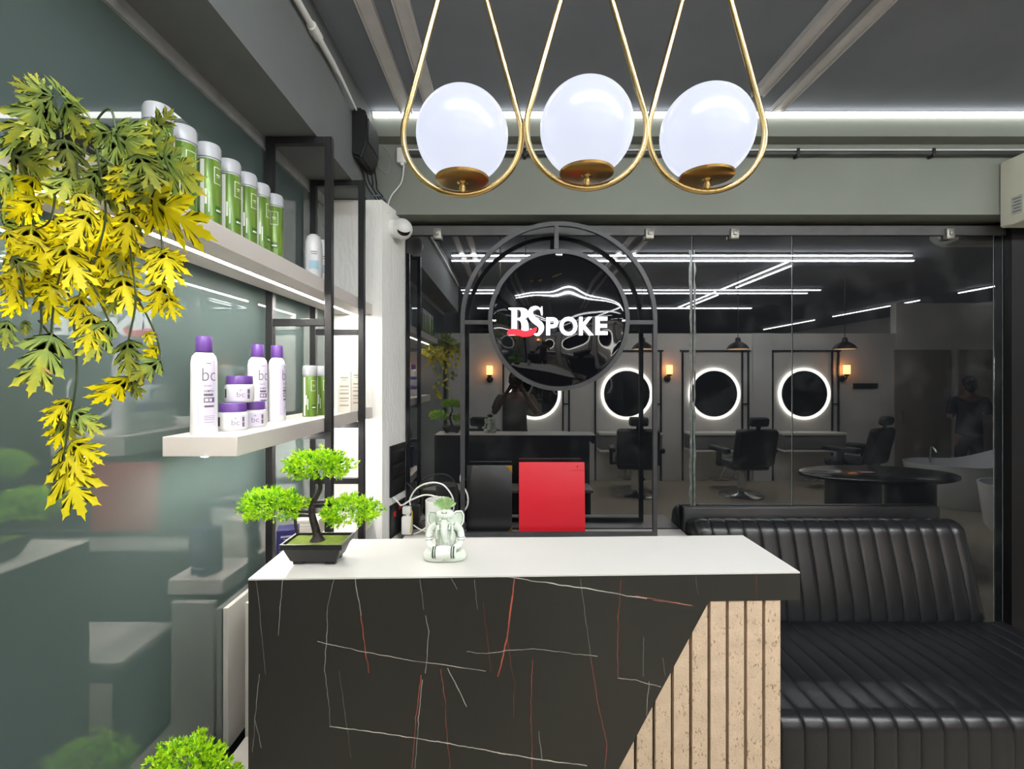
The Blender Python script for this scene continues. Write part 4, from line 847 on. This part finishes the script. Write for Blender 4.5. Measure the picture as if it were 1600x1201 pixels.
# ------------------------------------------------------------------ round sign in its steel frame
YF = 2.765
c0 = P(873, 500, YF); R1 = (1022-722)/2/F*YF; R2 = 107/F*YF; hb = .0125
SG = thing('round_sign', 'round glossy black shop sign with lit white letters in an arched steel frame', 'sign', (c0.x, YF, CZ-.9295))
def ringbar(m, cx, cz, R, y0, y1, w_, a0, a1, n):
    """bar of square section bent along an arc in the x-z plane"""
    full = abs(a1-a0) >= 359.9; rows = []
    for k in range(n if full else n+1):
        a = math.radians(lerp(a0, a1, k/n)); ca, sa = math.cos(a), math.sin(a)
        rows.append([m.b.verts.new((cx+(R+o)*ca, y, cz+(R+o)*sa)) for o, y in ((-w_, y0), (w_, y0), (w_, y1), (-w_, y1))])
    for i in range(n if full else n):
        A_, B_ = rows[i], rows[(i+1) % len(rows)]
        for j in range(4): m.b.faces.new((A_[j], A_[(j+1) % 4], B_[(j+1) % 4], B_[j]))
    if not full: m.b.faces.new(rows[0][::-1]); m.b.faces.new(rows[-1])
    return m
SIGNST = mat('grey_black_sign_steel', rgb(56, 57, 60), .4, noise=.2, nscale=16, bump=.1, bscale=70)
zb_ = CZ-.9295
m = MB(); ringbar(m, c0.x, c0.z, R1, YF-hb, YF+hb, hb, 0, 180, 72); m.build('arch', SIGNST, SG)
m = MB(); ringbar(m, c0.x, c0.z, R2, YF-hb, YF+hb, hb, 0, 360, 96); m.build('inner_ring', SIGNST, SG)
for s in (-1, 1):
    MB().box((c0.x+s*R1-hb, YF-hb, zb_), (c0.x+s*R1+hb, YF+hb, c0.z-.0003), .001, seg=1).build('post', SIGNST, SG)
    MB().box((c0.x+s*(R2+hb)+(0 if s > 0 else -(R1-R2-2*hb)), YF-hb, c0.z-.026), (c0.x+s*(R2+hb)+((R1-R2-2*hb) if s > 0 else 0), YF+hb, c0.z-.001), .001, seg=1).build('strut', SIGNST, SG)
MB().box((c0.x-.026, YF-hb, c0.z+R2+hb), (c0.x-.001, YF+hb, c0.z+R1-hb), .001, seg=1).build('strut', SIGNST, SG)
MB().box((c0.x-R1+hb, YF-hb, zb_), (c0.x+R1-hb, YF+hb, zb_+.026), .001, seg=1).build('bottom_bar', SIGNST, SG)
# wavy black acrylic face
m = MB(); rr = R2-hb-.002; rings = []; wr = random.Random(5)
def wave(x, z):
    u = (x*x+z*z)/(rr*rr)
    return (.0052*math.sin(8*x+5*z+.7)+.0026*math.sin(14*z-6*x)+.0007*math.sin(26*x+9*z)+.0004*math.sin(22*x+3)*math.cos(19*z))*(1-u)**.5-.05*(1-u)
cv = m.b.verts.new((c0.x, YF-.004+wave(0, 0), c0.z)); NR, NA = 36, 96
for i in range(1, NR+1):
    r_ = rr*i/NR; rings.append([m.b.verts.new((c0.x+r_*math.cos(2*math.pi*k/NA), YF-.004+wave(r_*math.cos(2*math.pi*k/NA), r_*math.sin(2*math.pi*k/NA)*.9999), c0.z+r_*math.sin(2*math.pi*k/NA))) for k in range(NA)])
for k in range(NA): m.b.faces.new((cv, rings[0][(k+1) % NA], rings[0][k]))
for a, b in zip(rings, rings[1:]):
    for k in range(NA): m.b.faces.new((a[k], a[(k+1) % NA], b[(k+1) % NA], b[k]))
bk = [m.b.verts.new((v.co.x, YF+.010, v.co.z)) for v in rings[-1]]
for k in range(NA): m.b.faces.new((rings[-1][k], rings[-1][(k+1) % NA], bk[(k+1) % NA], bk[k]))
m.b.faces.new(bk)
ACR = mat('black_acrylic', rgb(16, 17, 21), .03, ior=1.6, noise=.1, nscale=4)
m.build('sign_face', ACR, SG, smooth=60)
LIT = mat('lit_letter_white', rgb(255, 255, 255), .5, emit=1.25, ecol=(.97, .98, 1, 1)); REDL = mat('lit_letter_red', rgb(225, 20, 40), .5, emit=1.0, ecol=(.82, .012, .03, 1))
YL = YF-.064
def sx(x): return P(740+x/4.804, 0, YL).x
def sz(y): return P(0, 380+y/4.804, YL).z
def put_letter(me, name, mt):
    for v in me.vertices: v.co = Vector((v.co.x, YL-v.co.z, v.co.y))-ORG[SG.name]
    me.flip_normals(); link(name, me, mt, SG, (0, 0, 0), ORG[SG.name], 30)
def px_poly(pts): return [(sx(x), sz(y)) for x, y in pts]
def bez(p0, p1, p2, p3, n=8): return [tuple(((1-t)**3)*a+3*(1-t)**2*t*b+3*(1-t)*t*t*c+t**3*d for a, b, c, d in zip(p0, p1, p2, p3)) for t in [i/n for i in range(n+1)]]
Bo = [(262, 485)] + bez((352, 485), (400, 485), (412, 508), (410, 528)) + bez((409, 545), (400, 562), (385, 566), (372, 569)) + bez((395, 573), (412, 592), (413, 622), (414, 664)) + [(404, 690), (262, 690), (262, 682), (284, 674), (284, 501), (262, 493)]
Bh1 = [(326, 497)] + bez((336, 496), (352, 498), (356, 512), (356, 528)) + bez((356, 545), (350, 559), (338, 562), (326, 562)); Bh2 = [(326, 575)] + bez((336, 575), (354, 578), (360, 600), (360, 630)) + [(358, 660), (352, 678), (326, 678)]
put_letter(curve_mesh([px_poly(Bo), px_poly(Bh1), px_poly(Bh2)], .008), 'letter', LIT)
def stroke(cen, wd):
    L_, R_ = [], []; n = len(cen)
    for i, (x, y) in enumerate(cen):
        a, b = cen[max(i-1, 0)], cen[min(i+1, n-1)]; dx, dy = b[0]-a[0], b[1]-a[1]; l = math.hypot(dx, dy) or 1; nx_, ny_ = -dy/l, dx/l
        L_.append((x+nx_*wd[i]/2, y+ny_*wd[i]/2)); R_.append((x-nx_*wd[i]/2, y-ny_*wd[i]/2))
    return L_+R_[::-1]
cen = bez((506, 520), (500, 485), (470, 478), (450, 486), 8) + bez((432, 494), (408, 530), (430, 560), (462, 585), 8) + bez((480, 598), (512, 618), (508, 650), (492, 670), 8) + bez((480, 684), (455, 690), (430, 672), (424, 640), 8)
n = len(cen); wd = []
for i in range(n):
    t_ = i/(n-1); wd.append(7+37*max(0, math.sin(math.pi*min(max((t_-.08)/.80, 0), 1)))**.9)
put_letter(curve_mesh([px_poly([(x_+5, y_) for x_, y_ in stroke(cen, wd)])], .008), 'letter', LIT)
put_letter(curve_mesh([px_poly([(505, 478), (516, 474), (518, 540), (510, 540), (500, 505)])], .008), 'letter', LIT)
for ch, x0, x1, y0, y1 in (('P', 545, 635, 556, 690), ('O', 645, 778, 552, 693), ('K', 793, 900, 553, 690), ('E', 915, 1004, 553, 687)):
    me = text_mesh(ch, off=.028, ext=.008); fit(me, sx(x0), sx(x1), sz(y1), sz(y0)); put_letter(me, 'letter', LIT)
sw = bez((252, 668), (268, 632), (310, 640), (352, 652)) + bez((390, 660), (430, 650), (474, 630), (474, 632)) + bez((470, 660), (455, 690), (432, 698), (400, 702)) + bez((370, 704), (330, 690), (300, 686), (252, 690))
me = curve_mesh([px_poly(sw)], .008)
for v in me.vertices: v.co.z += .010
put_letter(me, 'swoosh', REDL)
# brackets between face and ring
m = MB()
for a in (90, 0, 180): m.box((c0.x+rr*math.cos(math.radians(a))-.02, YF-.0105, c0.z+rr*math.sin(math.radians(a))-.012), (c0.x+rr*math.cos(math.radians(a))+.02, YF-.0045, c0.z+rr*math.sin(math.radians(a))+.003), .002)
m.build('bracket', CHROME, SG)

# ------------------------------------------------------------------ folders leaning behind the sign frame
def folder(name, lab, x0, x1, yt, Y, mt, extra):
    a, b = P(x0, yt, Y), P(x1, yt, Y); H = a.z-(CZ-.9295); t = thing(name, lab, 'folder', ((a.x+b.x)/2, Y, CZ-.9295)); t.rotation_euler = (math.radians(-4), 0, 0)
    hw = (b.x-a.x)/2
    MB().box((-hw, -.014, 0), (hw, -.010, H), .0015).build('front_cover', mt, t, local=True)
    MB().box((-hw, .006, 0), (hw, .010, H), .0015).build('back_cover', mt, t, local=True)
    MB().box((-hw, -.0135, .001), (-hw+.005, .0095, H-.001), .002).build('spine', mt, t, local=True)
    MB().box((-hw+.006, -.0098, .004), (hw-.004, .0058, H-.002)).build('pages', mat('paper', rgb(228, 222, 208), .8, noise=.03, nscale=30), t, local=True)
    extra(t, hw, H); return t
def gold(t, hw, H):
    for z, s in ((H, -1), (0, 1)):
        m = MB(); m.prism([(hw+.001, z), (hw-.035, z), (hw+.001, z+s*.045)], lambda x, q: Vector((x, -.0162, q)), lambda x, q: Vector((x, -.0142, q))); m.build('gold_corner', mat('gold_corner', rgb(212, 166, 70), .3, metal=1, noise=.1, nscale=40), t, local=True, smooth=0)
folder('menu_folder', 'black leather menu folder with gold corners behind the sign frame', 729, 800, 728, 2.815, LEATHER, gold)
def redx(t, hw, H):
    m = MB().box((hw-.085, -.0146, H-.048), (hw-.006, -.0141, H-.0465)).box((hw-.045, -.0146, H-.032), (hw-.041, -.0141, H-.020)).box((hw-.047, -.0146, H-.022), (hw-.039, -.0141, H-.018)); m.build('cover_print', mat('dark_red_print', rgb(110, 14, 26), .5, noise=.05, nscale=20), t, local=True, smooth=0)
folder('red_folder', 'large bright red folder standing on the console beside the black folder', 811, 914, 723, 2.815, mat('bright_red_board', rgb(214, 28, 46), .5, noise=.03, nscale=8), redx)

# ------------------------------------------------------------------ pendant lamps
OPAL = mat('opal_globe', rgb(60, 62, 66), .25, emit=E_GLOBE, ecol=(.86, .91, 1.08, 1))
def pendant(lab, x, yb, rpx, Y, tilt):
    c = P(x, yb-rpx, Y); R = rpx/F*Y; za = P(0, -140, Y).z; t = thing('pendant_lamp', lab, 'lamp', (c.x, Y, ZC), 'brass teardrop pendant lamps over the counter', 0)
    d = za-c.z; al = math.acos(R/d); a0 = math.pi/2-al
    pts = [Vector((0, 0, d))]
    n = 56; st_ = math.pi/2-al; en = math.pi/2+al-2*math.pi
    for k in range(n+1):
        a = lerp(st_, en, k/n); pts.append(Vector((R*math.cos(a), 0, R*math.sin(a))))
    pts.append(Vector((0, 0, d)))
    full = []
    q0, q1 = pts[0], pts[1]; full += [q0.lerp(q1, f) for f in (0, .33, .66)]; full += pts[1:-1]; full += [pts[-2].lerp(pts[-1], f) for f in (.33, .66, 1)]
    off = c-Vector(t.location)
    MB().tube([p+off for p in full], .0064, n=12).build('teardrop_ring', BRASS, t, local=True, smooth=80)
    zt_ = ZC-t.location.z
    MB().tube([(0, 0, d+off.z-.004), (0, 0, -.02)], .004).build('rod', BRASS, t, local=True)
    MB().lathe([(.05, -.022), (.052, -.018), (.052, -.002), (.048, 0)], n=28).build('ceiling_cup', BRASS, t, local=True)
    gz = -.001; M = Matrix.Rotation(math.radians(tilt), 4, 'Y'); o = off
    MB().sphere(o+Vector((0, 0, gz)), .0965, 40, 28).build('globe', OPAL, t, local=True, smooth=180)
    zb = -R
    MB().lathe([(.012, zb+.025), (.050, zb+.0275), (.0555, zb+.0295), (.0565, zb+.034), (.0555, zb+.035), (.045, zb+.033), (0, zb+.032)], c=o, n=40).build('dish', BRASS_D, t, local=True)
    MB().lathe([(.0055, zb+.004), (.0075, zb+.009), (.0075, zb+.022), (.012, zb+.0252)], c=o, n=16).build('stem', BRASS, t, local=True)
    return t
pendant('left brass teardrop pendant with an opal globe', 722.5, 304, 92.5, 1.0, 0)
pendant('middle brass teardrop pendant with an opal globe, highest in the row', 916.5, 294, 94, .985, 0)
pendant('right brass teardrop pendant with an opal globe', 1104, 299, 91, 1.012, 0)

# ------------------------------------------------------------------ air conditioner at the upper right
t = thing('air_conditioner', 'cream air conditioner unit at the upper right on the header', 'air conditioner', (3.3, 2.68, CZ+.876))
m = MB(); pr = [(2.789, CZ+.876), (2.789, CZ+1.26), (2.60, CZ+1.26), (2.56, CZ+1.22), (2.56, CZ+.94), (2.62, CZ+.885), (2.70, CZ+.876)]
m.prism(pr, lambda y, z: Vector((2.88, y, z)), lambda y, z: Vector((3.75, y, z))); bmesh.ops.bevel(m.b, geom=m.b.edges[:], offset=.008, segments=2, affect='EDGES')
ACM = mat('cream_plastic', rgb(226, 224, 206), .45, noise=.02, nscale=6); m.build('casing', ACM, t)
MB().box((2.95, 2.575, CZ+.8895), (3.68, 2.66, CZ+.897), .002).build('air_flap', ACM, t)
MB().box((2.8775, 2.66, CZ+.93), (2.8795, 2.72, CZ+1.03)).build('rating_label', mat('silver_label', rgb(196, 200, 190), .4, noise=.05, nscale=40), t, smooth=0)
m = MB()
for k in range(5): m.box((2.8768, 2.668, CZ+.94+.018*k), (2.8773, 2.712-.006*(k % 2), CZ+.947+.018*k))
m.build('label_line', mat('grey_print2', rgb(120, 124, 118), .5, noise=.05, nscale=30), t, smooth=0)
# ------------------------------------------------------------------ salon behind the camera, seen mirrored in the dark glass
MIRR = mat('mirror_glass', rgb(150, 155, 156), .02, metal=1, noise=.02, nscale=2); SALB = mat('black_salon_leather', rgb(20, 20, 22), .4, noise=.1, nscale=10); GREYS = mat('grey_console', rgb(120, 118, 114), .5, noise=.05, nscale=5)
pos4 = ['leftmost', 'second', 'third', 'rightmost']
for i, x in enumerate((836, 980, 1117, 1258)):
    c = V(x, 615, 7.76); YW = YB+.003
    t = thing('round_mirror', '%s of the four round lit wall mirrors seen in the dark glass' % pos4[i], 'mirror', (c.x, YW, c.z-.42), 'round lit mirrors of the salon')
    m = MB(); m.lathe([(.375, 0), (.375, .022), (0, .022)], n=48, M=Matrix.Rotation(-math.pi/2, 4, 'X'), c=(c.x, YW, c.z)); m.build('mirror_face', MIRR, t)
    m = MB(); ringbar(m, c.x, c.z, .404, YW, YW+.03, .021, 0, 360, 64); m.build('light_ring', LED_RING, t)
    # styling station: frame posts, counter, drawer shelf
    t = thing('styling_station', 'black framed styling station below the %s round mirror' % pos4[i], 'station', (c.x, YB+.12, 0), 'styling stations')
    for dx in (-.52, .46, .56): MB().box((c.x+dx-.013, YB+.002, 0), (c.x+dx+.013, YB+.028, 2.12), .001, seg=1).build('post', STEEL, t)
    MB().box((c.x-.56, YB+.002, 2.1205), (c.x+.60, YB+.028, 2.145), .001, seg=1).build('rail', STEEL, t)
    MB().box((c.x+.4735, YB+.002, 1.25), (c.x+.5465, YB+.028, 1.27), .001, seg=1).build('rail', STEEL, t)
    MB().box((c.x-.50, YB+.03, .78), (c.x+.50, YB+.32, .815), .002).build('counter_top', WALLW, t)
    MB().box((c.x-.49, YB+.03, .56), (c.x+.49, YB+.30, .7795), .002).build('drawer_box', GREYS, t)
    MB().box((c.x-.50, YB+.03, .52), (c.x+.50, YB+.34, .545), .002).build('lower_shelf', WALLW, t)
for i, (x, y) in enumerate(((684, 577), (765, 578), (1046, 577), (1323, 577))):
    c = V(x, y, 7.68)
    t = thing('wall_sconce', 'amber wall sconce, %s from the left in the dark glass' % ['first', 'second', 'third', 'fourth'][i], 'lamp', (c.x, YB, c.z-.12), 'amber wall sconces')
    MB().lathe([(.045, -.075), (.05, -.07), (.05, .065), (.046, .07)], c=(c.x, YB+.12, c.z), n=20).build('glass_shade', BULBW, t)
    MB().lathe([(.02, -.11), (.03, -.10), (.046, -.0755)], c=(c.x, YB+.12, c.z), n=16).tube([(c.x, YB+.12, c.z-.108), (c.x, YB+.11, c.z-.15), (c.x, YB+.02, c.z-.16)], .011).lathe([(.055, 0), (.055, .018), (.03, .03)], n=20, M=Matrix.Rotation(-math.pi/2, 4, 'X'), c=(c.x, YB+.001, c.z-.15)).build('bracket', STEEL, t)
for i, x in enumerate((1004, 1153, 1320)):
    c = V(x, 545, 6.8)
    t = thing('pendant_lamp', 'black dome pendant lamp, %s of three mirrored in the dark glass' % ['left', 'middle', 'right'][i], 'lamp', (c.x, c.y, ZC), 'black dome pendant lamps')
    z = c.z; MB().lathe([(.15, z), (.152, z+.006), (.12, z+.055), (.07, z+.09), (.04, z+.105), (.032, z+.155), (.02, z+.165), (.0, z+.166)], c=(c.x, c.y, 0), n=32).build('shade', PLASTIC_B, t)
    MB().tube([(c.x, c.y, z+.165), (c.x, c.y, ZC-.003)], .005).build('cord', PLASTIC_B, t)
    MB().lathe([(0, z+.001), (.13, z+.001), (.13, z-.003), (0, z-.003)], c=(c.x, c.y, 0), n=24).build('lit_underside', mat('amber_lit_underside', rgb(255, 180, 100), .5, emit=2.5, ecol=(1, .6, .25, 1)), t)
def make_chair(lab):
    t = thing('barber_chair', lab, 'chair', (0, 0, 0), 'black barber chairs')
    MB().lathe([(.30, 0), (.30, .02), (.27, .035), (.08, .05), (.055, .07), (.055, .36), (.09, .40)], n=32).build('base', CHROME, t)
    MB().box((-.27, -.24, .405), (.27, .27, .53), .04, seg=3).build('seat', SALB, t)
    Mb = Matrix.Translation((0, .27, .48)) @ Matrix.Rotation(math.radians(-12), 4, 'X')
    MB().box((-.29, -.04, 0), (.29, .08, .53), .05, M=Mb, seg=3).build('backrest', SALB, t)
    MB().box((-.13, -.02, .575), (.13, .08, .70), .035, M=Mb, seg=3).box((-.03, .02, .52), (.03, .04, .58), M=Mb).build('headrest', SALB, t)
    for s in (-1, 1): MB().box((s*.335-.045, -.22, .64), (s*.335+.045, .26, .71), .02, seg=3).box((s*.34-.02, -.02, .44), (s*.34+.02, .06, .645)).box((s*.27-.06, -.01, .44), (s*.27+.08, .05, .47)).build('armrest', SALB, t)
    MB().box((-.2, -.55, .12), (.2, -.40, .15), .01).tube([(-.1, -.42, .14), (-.1, -.2, .42)], .015).tube([(.1, -.42, .14), (.1, -.2, .42)], .015).build('footrest', CHROME, t)
    return t
ch0 = None
for i, (x, Yv, r) in enumerate(((762, 6.85, 12), (992, 6.85, 8), (1158, 6.8, -4), (1330, 6.9, -30))):
    c = V(x, 600, Yv); lab = 'black barber chair, %s of four mirrored in the dark glass' % pos4[i]
    if ch0 is None: ch0 = make_chair(lab); o = ch0
    else: o = copy_tree(ch0, label=lab)
    # chairs face the mirrors on the back wall, so the backrest is on the +y side
    o.location = (c.x, c.y, 0); o.rotation_euler = (0, 0, math.radians(r)); ORG[o.name] = Vector(o.location)
c = V(1355, 603, 7.75)
t = thing('wall_plaque', 'small dark plaque on the pale wall right of the rightmost sconce', 'plaque', (c.x, YB+.01, c.z-.04))
MB().box((c.x-.2, YB+.001, c.z-.045), (c.x+.2, YB+.02, c.z+.045), .004).box((c.x-.17, YB+.0201, c.z-.02), (c.x+.17, YB+.024, c.z+.02), .001).build('plaque', STEEL, t)
# black manicure table and white basins
c = P(1370, 740, 4.72); tx, ty = c.x, 2*YM-4.72
t = thing('manicure_table', 'black oval manicure table mirrored in the dark glass above the sofa', 'table', (tx, ty, 0))
MB().lathe([(.0, .715), (.73, .715), (.75, .722), (.75, .742), (.73, .75), (0, .75)], c=(tx, ty, 0), n=48, sy=.55).build('table_top', mat('black_table_gloss', rgb(26, 25, 25), .18, noise=.1, nscale=5), t)
MB().lathe([(.25, 0), (.25, .7145)], c=(tx-.24, ty, 0), n=28, sy=.8).build('pedestal', mat('grey_pedestal', rgb(84, 82, 80), .4, noise=.1, nscale=6), t)
MB().lathe([(.22, 0), (.22, .7145)], c=(tx+.33, ty, 0), n=28, sy=.8).build('pedestal', SALB, t)
t = thing('mobile_phone', 'small phone with a red case lying on the oval table', 'phone', (tx-.12, ty+.03, .7502))
MB().box((tx-.19, ty-.01, .7504), (tx-.05, ty+.06, .759), .003).build('case', mat('red_case', rgb(190, 60, 50), .3, noise=.05, nscale=30), t)
MB().box((tx-.18, ty-.003, .7591), (tx-.06, ty+.053, .7597)).build('screen', mat('phone_glass', rgb(200, 205, 210), .1, noise=.02, nscale=20), t)
def basin(lab, cx, cy, L, rot):
    t = thing('pedicure_tub', lab, 'tub', (cx, cy, 0), 'white tubs on the right of the salon', rot)
    m = MB(); N_ = 48; R = []
    for f, z, hi in ((.80, 0, 0), (.92, .12, 0), (1, .50, .2), (1.02, .56, .24), (.97, .56, .24), (.9, .45, .1), (.75, .18, 0), (.3, .15, 0)):
        R.append([m.b.verts.new((f*L*math.cos(a), f*.40*math.sin(a), z+hi*max(0, math.cos(a))**2)) for a in [2*math.pi*k/N_ for k in range(N_)]])
    for a, b in zip(R, R[1:]):
        for k in range(N_): m.b.faces.new((a[k], a[(k+1) % N_], b[(k+1) % N_], b[k]))
    m.b.faces.new(R[0][::-1]); m.b.faces.new(R[-1]); m.build('tub_shell', mat('white_ceramic', rgb(232, 234, 236), .2, noise=.01, nscale=5), t, local=True)
    MB().tube(smooth_path([(-.15, -.36, .50), (-.15, -.36, .68), (-.15, -.28, .72), (-.15, -.22, .66)], 6), .014).build('tap', CHROME, t, local=True); return t
c = V(1500, 700, 6.3); basin('white tub with raised end left of the glass edge, before the standing person', c.x, c.y, .62, .25)
c = V(1640, 700, 5.0); basin('white tub at the far right of the mirrored salon', c.x, c.y, .62, .1)

# ------------------------------------------------------------------ people
def skinned(chains, sub=2):
    """chains: lists of (x, y, z, r) that share equal points; the first point is the root"""
    vs = []; es = []; rs = []; idx = {}
    for ch in chains:
        prev = None
        for x, y, z, r in ch:
            k = (round(x, 4), round(y, 4), round(z, 4))
            if k not in idx: idx[k] = len(vs); vs.append((x, y, z)); rs.append(r)
            if prev is not None and prev != idx[k]: es.append((prev, idx[k]))
            prev = idx[k]
    me = bpy.data.meshes.new('sk'); me.from_pydata(vs, es, []); o = bpy.data.objects.new('sk', me); COL.objects.link(o)
    md = o.modifiers.new('skin', 'SKIN'); md.use_smooth_shade = True; md.branch_smoothing = .4
    for i, sv in enumerate(me.skin_vertices[0].data):
        r = rs[i]; sv.radius = r if isinstance(r, tuple) else (r, r); sv.use_root = (i == 0)
    s = o.modifiers.new('sub', 'SUBSURF'); s.levels = sub; s.render_levels = sub
    out = evaluated(o); bpy.data.objects.remove(o); out.materials.clear(); return out
def hand_chains(wr, palm, side, up, curl=.4):
    """palm with five bent fingers; wr wrist point, palm direction, side = thumb side"""
    d = Vector(palm).normalized(); s = Vector(side).normalized(); n = d.cross(s).normalized(); w0 = Vector(wr); pc = w0+d*.045; out = [[(*w0, .022), (*pc, (.030))]]
    for k, (o_, L) in enumerate(((.026, .068), (.009, .076), (-.009, .072), (-.025, .056))):
        b = pc+s*o_+d*.035; e1 = b+d*L*.45; e2 = e1+(d*math.cos(curl)+Vector(up)*math.sin(curl))*L*.32; e3 = e2+(d*math.cos(curl*2)+Vector(up)*math.sin(curl*2))*L*.25
        out.append([(*pc, .030), (*b, .0095), (*e1, .009), (*e2, .0085), (*e3, .0075)])
    b = w0+d*.025+s*.030; out.append([(*pc, .030), (*b, .012), (*(b+s*.022+d*.025), .0105), (*(b+s*.026+d*.05), .009)])
    return out
def person(lab, loc, rotz, H, arms, shirt, trousers, hair_bun, hairm):
    t = thing('person', lab, 'person', loc, None, rotz); k = H/1.7
    pel = (0, 0, .95*k); ch = [[(0, 0, .95*k, (.15*k, .11*k)), (0, .01, 1.08*k, (.135*k, .10*k)), (0, 0, 1.25*k, (.15*k, .105*k)), (0, .005, 1.38*k, (.14*k, .09*k)), (0, .0, 1.46*k, .055*k), (0, -.012, 1.53*k, .052*k)]]
    legs = []
    for s in (-1, 1):
        L = [(s*.09*k, 0, .90*k, .088*k), (s*.095*k, -.01, .70*k, .075*k), (s*.098*k, -.008, .48*k, .056*k), (s*.10*k, .012, .28*k, .052*k), (s*.10*k, .02, .09*k, .036*k), (s*.105*k, -.05, .035*k, .036*k), (s*.11*k, -.13, .03*k, .03*k)]
        ch.append([(0, 0, .95*k, (.15*k, .11*k))]+L); legs.append(L)
    slv = []
    for s in (-1, 1):
        sh, el, wr = [Vector((p[0]*s if i != 99 else p[0], p[1], p[2]))*k for i, p in enumerate(arms)]
        A_ = [(*sh, .052*k), (*(sh.lerp(el, .5)), .046*k), (*el, .038*k), (*(el.lerp(wr, .35)), .037*k), (*wr, .024*k)]
        ch.append([(0, .005, 1.38*k, (.14*k, .09*k))]+A_); slv.append((sh, el, wr))
        fd = (wr-el).normalized(); side = Vector((-s, 0, 0)) if abs(fd.z) > .6 else Vector((0, 0, 1))
        up = Vector((0, -1, 0)) if abs(fd.z) > .6 else Vector((-s, 0, 0))
        hc = hand_chains(wr, fd, side, up); hc[0][0] = (*wr, .024*k); ch += hc
    me = skinned(ch); b = bmesh.new(); b.from_mesh(me)
    # head with nose, brow, chin and ears joined to the neck
    hm = MB(); hz = 1.60*k; hm.b.free(); hm.b = b
    hm.sphere((0, -.008, hz), (.076*k, .095*k, .115*k), 24, 18)
    hm.sphere((0, -.062*k, hz-.065*k), (.045*k, .035*k, .04*k)).sphere((0, -.105*k, hz-.018*k), (.012*k, .018*k, .022*k)).sphere((0, -.088*k, hz-.052*k), (.026*k, .012*k, .009*k))
    for s in (-1, 1): hm.sphere((s*.078*k, .005, hz-.01), (.010*k, .02*k, .03*k))
    body = hm.build('body', SKIN, t, local=True, smooth=180, norm=False)
    m = MB()
    for s in (-1, 1): m.sphere((s*.03*k, -.094*k, hz+.004), (.011*k, .007*k, .006*k))
    m.build('eyes', mat('eye', rgb(30, 24, 22), .2, noise=.1, nscale=50), t, local=True)
    m = MB(); m.sphere((0, .014, hz+.028*k), (.085*k, .098*k, .100*k), 24, 16).sphere((0, .055*k, hz-.03*k), (.075*k, .055*k, .075*k))
    if hair_bun: m.sphere((.0, .10*k, hz+.06*k), (.045*k, .045*k, .04*k)).sphere((-.02, .10*k, hz-.06), (.05, .04, .07))
    m.build('hair', hairm, t, local=True)
    sc = [[(0, 0, .80*k, (.178*k, .138*k)), (0, 0, .90*k, (.175*k, .132*k)), (0, .008, 1.06*k, (.155*k, .118*k)), (0, 0, 1.25*k, (.166*k, .122*k)), (0, .005, 1.39*k, (.150*k, .102*k)), (0, .0, 1.455*k, .066*k)]]
    for sh, el, wr in slv: sc.append([(0, .005, 1.39*k, (.150*k, .102*k)), (*sh, .066*k), (*(sh.lerp(el, .6)), .060*k), (*(sh.lerp(el, .85)), .058*k)])
    link('shirt', skinned(sc), shirt, t, (0, 0, 0), (0, 0, 0), 180)
    tc = [[(0, 0, 1.0*k, (.155*k, .115*k)), (0, 0, .90*k, (.162*k, .122*k))]]
    for L in legs: tc.append([(0, 0, .90*k, (.162*k, .122*k))]+[(x, y, z, r+.014) for x, y, z, r in L[1:5]])
    link('trousers', skinned(tc), trousers, t, (0, 0, 0), (0, 0, 0), 180)
    for s in (-1, 1): MB().box((s*.108*k-.048, -.20, .001), (s*.108*k+.048, .075, .075), .03, seg=3).build('shoe', PLASTIC_B, t, local=True)
    return t
NAVY = mat('dark_navy_cloth', rgb(24, 30, 38), .8, noise=.1, nscale=20); OLV = mat('olive_brown_cloth', rgb(78, 72, 60), .8, noise=.1, nscale=20); BLK = mat('black_cloth', rgb(20, 20, 22), .8, noise=.1, nscale=20)
c = V(1514, 600, 7.0)
person('person in dark navy clothes, hair tied up, standing at the right of the salon', (c.x, c.y, 0), math.radians(20), 1.70, [(.185, 0, 1.37), (.235, .02, 1.10), (.10, -.16, 1.16)], NAVY, NAVY, True, HAIR)
person('person in olive shirt behind the camera, both arms raised holding a phone', (.07, -.36, 0), math.pi, 1.76, [(.19, 0, 1.39), (.27, -.10, 1.19), (.085, -.20, 1.49)], OLV, BLK, False, HAIR)
t = thing('mobile_phone', 'dark phone held up by the person in the olive shirt', 'phone', (.07, -.055, 1.62))
MB().box((-.005, -.062, 1.62), (.145, -.054, 1.70), .003).build('case', PLASTIC_B, t)
